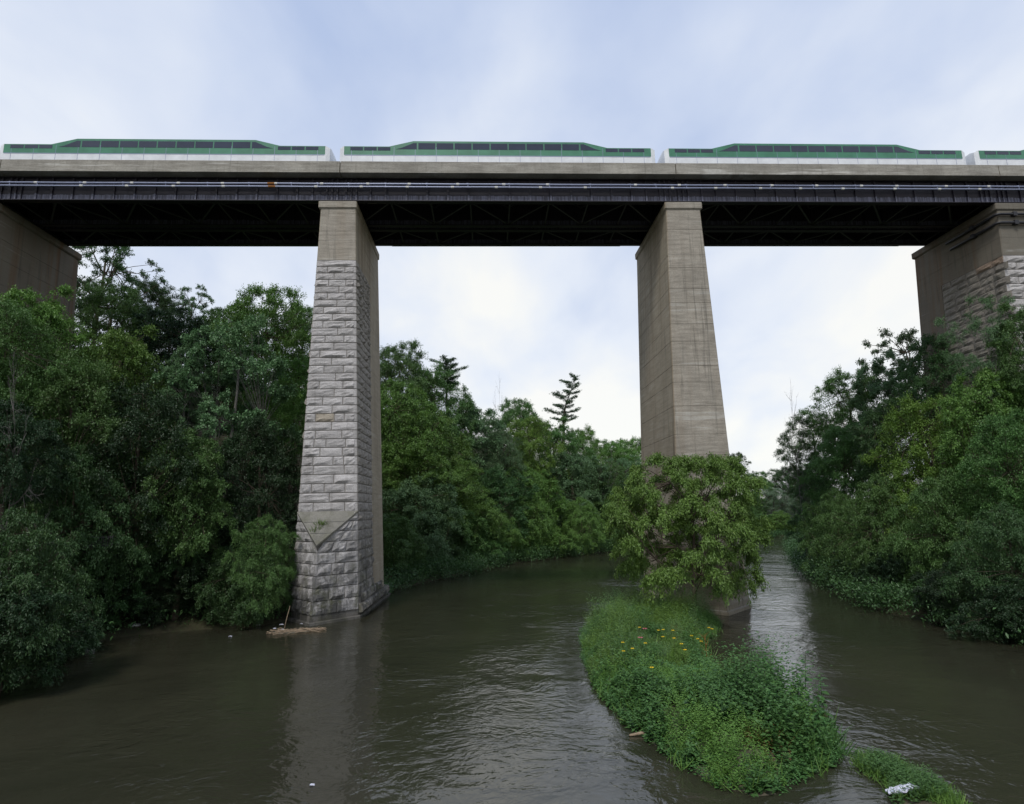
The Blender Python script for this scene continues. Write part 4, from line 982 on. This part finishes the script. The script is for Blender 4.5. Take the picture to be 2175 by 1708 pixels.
W1 = inside(ISL, 8200, 21, .18); B1 = pts_on(W1, iz1); hn = vnoise(W1, .7, 9); edge = ss(-poly_sd(W1, ISL), -.1, .9); sp_n = vnoise(W1, .9, 14)+.25*(vnoise(W1, 2.3, 15)-.5)
tipf = ss(W1[:, 0], 6.2, 8.6)*(1-ss(W1[:, 1], 21.5, 24))
hh = (.30+1.35*hn**1.6)*(.35+.65*edge)+.75*tipf*edge*(.5+.8*vnoise(W1, 1.1, 18))
hh = hh+.6*ss(W1[:, 1], 29, 34)*edge*(.4+vnoise(W1, .9, 19))+.35*(vnoise(W1, 1.6, 20) > .72)*edge
near = W1[:, 1] < 24.0+2*(hn-.5)
def blades(name, pts, L, mat, seed, per=10, label=None, wd=.018):
    r = np.random.RandomState(seed); k = np.repeat(np.arange(len(pts)), per); n = len(k)
    A = r.randn(n, 3)*np.array([.65, .65, .2])+np.array([0, 0, 1.0]); P = pts[k]+r.randn(n, 3)*np.array([.09, .09, 0]); l = L[k]*(.5+.7*r.rand(n))
    o = link(name, leaf_mesh(name, P, A, r.randn(n, 3), l, wd, mat, r.rand(n), 0)); o['kind'] = 'stuff'
    if label: tagset(o, label, 'grass')
    return o
a = near & (sp_n < .58); herb('weeds', B1[a], hh[a]*1.05, LM['herbd'], 22, .21, 13, .50, label='broad-leaved dark green weeds on the near half of the island')
a = near & (sp_n >= .58); herb('weeds', B1[a], hh[a]*.9, LM['herb'], 41, .12, 18, .34, label='finer fresh green weeds between the dark ones on the near half of the island')
a = ~near & (sp_n < .40); herb('weeds', B1[a], hh[a]*.9, LM['herb'], 23, .15, 18, .30, label='bright green weeds on the far half of the island')
a = ~near & (sp_n >= .40) & (sp_n < .52); herb('weeds', B1[a], hh[a]*.9, LM['yellow'], 42, .10, 18, .35, label='yellowish weeds among the flowers')
a = ~near & (sp_n >= .52) & (sp_n < .72); herb('weeds', B1[a], hh[a]*1.15, LM['herbl'], 43, .10, 24, .24, label='pale silvery weeds at the foot of the island tree')
a = ~near & (sp_n >= .72); herb('weeds', B1[a], hh[a]*1.1, LM['herbd'], 44, .15, 15, .4, label='dark weed clumps on the far half of the island')
rp = W1[(np.hypot(W1[:, 0]-7.2, (W1[:, 1]-16.4)*.8) < .55) | (np.hypot(W1[:, 0]-9.6, W1[:, 1]-30) < .7)]
herb('weeds', pts_on(rp, iz1), np.full(len(rp), .45), LM['red'], 45, .09, 14, .4, label='small patches of reddish withered weeds on the island')
W2 = inside(ISL, 650, 24, .3); B2 = pts_on(W2, iz1)
blades('grass', B2, .35+.45*vnoise(W2, .7, 3), LM['herb'], 25, 9, 'tall grass growing over the long island')
W4 = inside(ISL, 9000, 46, .3); W4 = W4[(W4[:, 0] > 8.0) & (W4[:, 1] < 20.5) & (poly_sd(W4, ISL) > -.8)][:70]
blades('long_grass', pts_on(W4, iz1), np.full(len(W4), .6), LM['herbd'], 47, 9, 'long arching grass along the right shore of the island tip', .022)
# small leaved fringe round the shore
W3 = inside(ISL, 9000, 26, .3); W3 = W3[poly_sd(W3, ISL) > -.9]; herb('fringe_weeds', pts_on(W3, iz1), .22+.2*vnoise(W3, 1, 4), LM['herbd'], 27, .085, 9, .5, .5, label='small leaved creeping weeds fringing the island shore')
V1 = inside(ISL2, 700, 31, .1); V1 = V1[(V1[:, 1] > 14.0) | (V1[:, 0] > 9.9)]
V1 = V1[V1[:, 1] > 13.9]
herb('weeds', pts_on(V1, iz2), .12+.38*vnoise(V1, 1.3, 7), LM['herbd'], 32, .13, 12, .3, .4, label='green weeds on the small islet at the lower right')
V2 = inside(ISL2, 500, 33, .15); V2 = V2[(V2[:, 1] > 14.3) | (V2[:, 0] > 9.7)]
blades('grass', pts_on(V2, iz2), .16+.2*vnoise(V2, 1, 8), LM['herb'], 34, 9, 'short grass on the small islet at the lower right')
# grass tuft on the cutwater slope
tb = np.array([(-10.9+.12*i, 39.2+.03*i, 5.85) for i in range(4)]+[(-10.95, 38.9, 5.55), (-11.1, 38.8, 5.4)])
o = blades('grass_tuft', tb, np.full(6, .55), LM['herb'], 36, 22, 'yellowish grass tuft growing on the sloping foot of the granite pier')
del o['kind']; o['category'] = 'grass'

# tall broad leaved plants near the tip
lm = MB()
def big_leaf():
    m = MB(); n = 5; prof = [(0, 0), (.18, .30), (.42, .40), (.72, .24), (1, 0)]
    for (a, b) in prof: m.v += [(a, -b*.5, -.10*a*a+.06*b), (a, 0, -.10*a*a), (a, b*.5, -.10*a*a+.06*b)]
    for i in range(n-1):
        for k in range(2): q = i*3+k; m.f.append((q, q+3, q+4, q+1))
    return m.mesh('leaf', LM['herbd'])
me_leaf = big_leaf()
tall = [(9.55, 18.9, 1.5, 'tallest leafy plant, rising above the right side of the island'), (8.75, 19.6, 1.35, 'tall leafy plant just left of the tallest one'), (8.2, 18.3, 1.1, 'broad-leaved plant in the middle of the island tip'),
        (7.4, 18.9, 1.0, 'broad-leaved plant left of the middle one'), (9.5, 17.8, 1.2, 'leafy plant near the right shore of the island tip'), (8.9, 17.0, 1.0, 'drooping leafy plant close to the island tip'),
        (7.0, 17.4, .9, 'large-leaved plant in front of the yellow flowers'), (8.1, 20.8, 1.0, 'leafy plant behind the tall ones'), (6.3, 19.4, .8, 'low large-leaved plant left of centre'), (9.3, 21.2, 1.0, 'leafy plant on the right shore beside the dark water'),
        (9.0, 18.2, 1.25, 'leafy plant between the tallest one and the right shore'), (8.3, 19.4, 1.2, 'leafy plant leaning on the tall plants from the left'), (8.6, 17.5, 1.05, 'leafy plant standing in front of the tallest ones'), (7.7, 20.0, .95, 'leafy plant left of the tall group'), (7.9, 17.2, .9, 'spreading leafy plant in the dark part of the tip'), (9.2, 20.2, 1.15, 'leafy plant right behind the tallest one'),
        (5.6, 17.6, .75, 'low leafy plant near the left shore of the tip'), (7.7, 16.4, .8, 'low broad-leaved plant at the front of the tip')]
for i, (x, y, h, lab) in enumerate(tall):
    x *= 1.03; y *= 1.03; h *= 1.25
    z = float(max(iz1(np.array([[x, y]]))[0], .1)); r_ = random.Random(i+900)
    t = thing('tall_plant', lab, 'plant', (x, y, z), 'broad leaved plants on the island')
    m = MB(); lx, ly = r_.uniform(-.15, .15), r_.uniform(-.15, .15); m.tube([(0, 0, -.1), (lx*.4, ly*.4, h*.5), (lx, ly, h)], [.016, .012, .006], 6); m.obj('stem', M_STEM, t)
    n = int(14+h*14)
    for k in range(n):
        q = (k+1)/n; az = k*2.4+r_.random()*.5; o = link('leaf', me_leaf, t, None, (lx*q*q, ly*q*q, h*q))
        s = .29*(1.15-.65*q)*r_.uniform(.8, 1.2); o.scale = (s*1.25, s*1.5, s); o.rotation_euler = (r_.uniform(-.3, .3), r_.uniform(-.25, .45), az)
# flowers
def flower(px, py, Y, lab, s=1.0, kind='yellow_flower', mat=M_YEL):
    p = atY(px, py, Y); gz = float(max(iz1(p[None, :2])[0], .05)); z = max(p[2], gz+.95); p = p+(ray(px, py)/ray(px, py)[1])*0; s *= .045
    t = thing(kind, lab, 'flower', (float(p[0]), float(p[1]), gz), kind.replace('_', ' ')+'s on the island')
    m = MB(); m.tube([(0, 0, 0), (.02, 0, (z-gz)*.6), (0, 0, z-gz)], .006, 5); m.obj('stem', M_STEM, t)
    m = MB()
    for k in range(8):
        a = k*math.pi/4; c, s_ = math.cos(a), math.sin(a); b = len(m.v); zz = z-gz
        m.v += [(.2*s*c, .2*s*s_, zz), (.7*s*c-.28*s*s_, .7*s*s_+.28*s*c-.02, zz+.01), (s*1.15*c, s*1.15*s_-.02, zz-.01), (.7*s*c+.28*s*s_, .7*s*s_-.28*s*c-.02, zz+.01)]; m.f.append((b, b+1, b+2, b+3))
    o = m.obj('petals', mat, t); o.rotation_euler = (0, 0, 0)
    m = MB(); m.tube([(0, 0, z-gz-.005), (0, 0, z-gz+.02)], .28*s, 8); m.obj('flower_head', M_DISK, t)
for px, py, Y, lab in [(1410, 1393, 25.5, 'bright yellow flower in the middle of the island'), (1388, 1489, 20.4, 'nearest large yellow flower, on the left half of the island'), (1513, 1352, 28.5, 'yellow flower at the far right of the group'),
        (1373, 1415, 24.3, 'yellow flower near the left shore among grass'), (1434, 1402, 25.0, 'yellow flower right of the middle one'), (1431, 1374, 26.8, 'yellow flower behind the middle ones'), (1483, 1378, 26.4, 'yellow flower by the dry stalk'),
        (1490, 1384, 26.0, 'yellow flower just right of the dry stalk'), (1410, 1369, 27.2, 'left one of the two yellow flowers side by side'), (1400, 1370, 27.1, 'small yellow flower left of the side-by-side pair'),
        (1325, 1419, 24.6, 'small yellow flower close to the left shore'), (1327, 1445, 23.2, 'yellow flower lowest on the left shore'), (1346, 1438, 23.4, 'yellow flower above the lowest one'), (1450, 1414, 24.2, 'small yellow flower right of centre'),
        (1470, 1371, 27.0, 'small yellow flower left of the dry stalk'), (1458, 1434, 23.3, 'yellow flower low in the weeds'), (1360, 1369, 27.3, 'yellow flower beside the pink bloom'), (1506, 1346, 28.8, 'tiny yellow flower at the far right')]:
    flower(px, py-4, Y, lab, 1.5)
for px, py, Y, lab in [(1371, 1368, 27.2, 'larger feathery pink bloom at the back of the island'), (1362, 1392, 25.6, 'smaller pink bloom nearer the left shore')]:
    flower(px, py-3, Y, lab, 2.4, 'pink_flower', M_PINK)
t = thing('dry_stalk', 'reddish dried stalk standing among the island weeds', 'stalk', (8.6, 24.6, .3))
m = MB(); rr = random.Random(4); m.tube([(0, 0, 0), (.03, 0, .6), (-.02, 0, 1.25)], [.02, .015, .008], 5)
for k in range(12): z = .3+k*.08; a = k*2.2; m.tube([(0, 0, z), (.22*math.cos(a), .22*math.sin(a), z+.2)], .008, 4)
m.obj('stem', M_RUST, t)

# ------------------------------------------------------------------ small things
def rock(px, py, s, lab, name='rock', mat=M_ROCK, seed=0, flat=.5, Y=None):
    d = ray(px, py); tt = -CAMH/d[2]; x, y = tt*d[0], tt*d[1]
    r = np.random.RandomState(seed+int(px)); bm = bmesh.new(); bmesh.ops.create_icosphere(bm, subdivisions=2, radius=1)
    ax = unit(r.randn(7, 3)); off = .6+.35*r.rand(7)
    for v in bm.verts:
        p = np.array(v.co)
        for a_, o_ in zip(ax, off):
            q = p@a_
            if q > o_: p = p-a_*(q-o_)
        p *= np.array([s, s*.75, s*flat])*(1+.04*r.randn()); v.co = p
    me = bpy.data.meshes.new(name); bm.to_mesh(me); bm.free(); me.materials.append(mat)
    o = link(name, me, None, None, (x, y, s*flat*.25)); o.rotation_euler = (0, 0, r.rand()*3); o.location.z = max(float(terrain_z([(x, y)])[0]), 0)+s*flat*.3; return tagset(o, lab, name.replace('_', ' '), 'rocks along the left shore' if name == 'rock' else None)
for a_ in [(642-100, 1318, .75, 'large angular grey rock beside the debris at the granite pier'), (322, 1334, .62, 'long flat pale rock on the left shore'), (340, 1324, .45, 'rock just behind the long flat pale one'), (370, 1322, .3, 'small rock right of the flat pale rocks'),
           (405, 1323, .3, 'dark rounded rock in the middle of the shore row'), (442, 1322, .28, 'left one of two small rocks at the shore'), (466, 1321, .26, 'right one of two small rocks at the shore'), (287, 1344, .4, 'pale rock at the left end of the shore row'),
           (190, 1383, .4, 'lone rock in the dark water at the left'), (548, 1330, .22, 'small pale stone at the water edge below the angular rock')]:
    rock(a_[0], a_[1], a_[2]*.8, a_[3], flat=.9 if a_[2] > .7 else .4, seed=3)
def on_water(px, py, z=0): d = ray(px, py); tt = (z-CAMH)/d[2]; return np.array([tt*d[0], tt*d[1], z])
# raft of sticks
c = on_water(630, 1342); rr = np.random.RandomState(5); m = MB()
for k in range(150):
    u = rr.rand(); p = np.array([c[0]-1.4+2.9*u, c[1]-.1+1*.4*rr.randn()*(1-.5*u)+.25*u, .03+.08*rr.rand()]); a_ = rr.randn()*.5+.1; L = .15+.4*rr.rand(); v = np.array([math.cos(a_), math.sin(a_), .15*rr.randn()])
    m.tube([p-v*L/2, p+rr.randn(3)*.02, p+v*L/2], [.018, .015, .008], 4)
m.v = [(x-c[0], y-c[1], z) for x, y, z in m.v]
o = m.obj('driftwood', M_WOOD); o.location = tuple(c); tagset(o, 'raft of brown sticks caught at the foot of the granite pier', 'driftwood', None, 'stuff')
t_, P_ = MB(), None
g_ = MB(); b = [(-1.5, -.15), (-1.0, -.45), (0, -.35), (1.0, .0), (1.4, .25), (.6, .5), (-.6, .7), (-1.3, .4)]
g_.v = [(x, y, -.03) for x, y in b]+[(x*.8, y*.8, .02) for x, y in b]; n = 8; g_.f = [tuple(range(n, 2*n))]+[(i, (i+1) % n, n+(i+1) % n, n+i) for i in range(n)]
o = g_.obj('mud_bar', M_MUD); o.location = (c[0]-.1, c[1]-.02, 0); tagset(o, kind='structure')
p = on_water(603, 1334); m = MB(); m.tube([(0, 0, -.2), (.12, 0, .45), (.18, .02, .75), (.30, .0, 1.25)], [.035, .03, .025, .012], 6); o = m.obj('stick', M_WOOD, smooth=True); o.location = tuple(p); tagset(o, 'pale broken stick standing upright in the debris by the granite pier', 'stick')
def scrap(px, py, s, lab, z=.06, Y=None, name='litter', mat=M_PLAST, loc=None):
    rr = np.random.RandomState(int(px)); m = MB(); n = 9; X = np.linspace(-1, 1, n)
    for j, yv in enumerate(np.linspace(-.6, .6, 6)):
        for xv in X: m.v.append((s*(xv+rr.randn()*.06), s*(yv*(1-.3*abs(xv))+rr.randn()*.06), s*(.28*(1-xv*xv)*(1-yv*yv)+.16*rr.rand())))
    for j in range(5):
        for i in range(n-1): q = j*n+i; m.f.append((q, q+1, q+n+1, q+n))
    b = len(m.v); m.v += [(v[0], v[1], v[2]-.02) for v in m.v[:b]]; m.f += [tuple(b+k for k in f[::-1]) for f in m.f[:]]
    o = m.obj(name, mat, smooth=True); o.location = tuple(on_water(px, py, z)) if loc is None else loc; return tagset(o, lab, name.replace('_', ' '))
scrap(598, 1327, .12, 'larger white scrap in the debris by the upright stick', .12); scrap(583, 1335, .09, 'white scrap at the left end of the debris', .1); scrap(640, 1325, .08, 'small white scrap in the middle of the debris', .1)
scrap(600, 1337, .08, 'white scrap just below the upright stick', .1); scrap(489, 1352, .10, 'white scrap floating alone on the dark water', .02); scrap(663, 1667, .06, 'pale scrap floating in the reflection of the granite pier', .02)
o = scrap(1928, 1680, .34, 'crumpled white plastic bag lying on the mud of the small islet', .14, name='plastic_bag'); o.rotation_euler = (0, 0, .2); o.scale = (1, .7, 1.1)
scrap(1903, 1682, .2, 'torn white plastic strip trailing beside the bag', .12, name='plastic_strip')
p = on_water(1362, 1561, .03); m = MB(); m.tube([(-.35, 0, 0), (0, .03, .03), (.35, .02, .02)], [.03, .05, .045], 7); o = m.obj('log', M_WOOD, smooth=True); o.location = tuple(p); tagset(o, 'pale short log in the water at the left shore of the island', 'log')
p = on_water(1733, 1520, .25); m = MB(); m.tube([(-.3, .25, .12), (0, 0, .1), (.22, -.2, .0)], [.03, .055, .06], 7); m.tube([(-.1, .05, .06), (.1, .05, -.1)], .03, 6); o = m.obj('branch', M_REDWOOD, smooth=True); o.location = tuple(p); tagset(o, 'red-brown broken branch sticking out of the island over the water', 'branch')
# faint railing in the dark bank
p = atY(210, 1160, 34.5); t = thing('railing', 'faint wooden railing in the dark bushes on the left bank', 'railing', tuple(float(q) for q in p))
for z in (.0, .45):
    m = MB(); m.box(-.75, -.02, z, .75, .02, z+.06); m.obj('rail', M_FENCE, t)
m = MB(); m.box(-.02, -.05, -.1, .02, -.022, .55); me = m.mesh('picket', M_FENCE)
for k in range(13): link('picket', me, t, None, (-.72+k*.12, 0, 0))
print('tris', sum(len(o.data.polygons) for o in bpy.data.objects if o.type == 'MESH'), 'unique', sum(len(m_.polygons) for m_ in bpy.data.meshes), 'objects', len(bpy.data.objects))
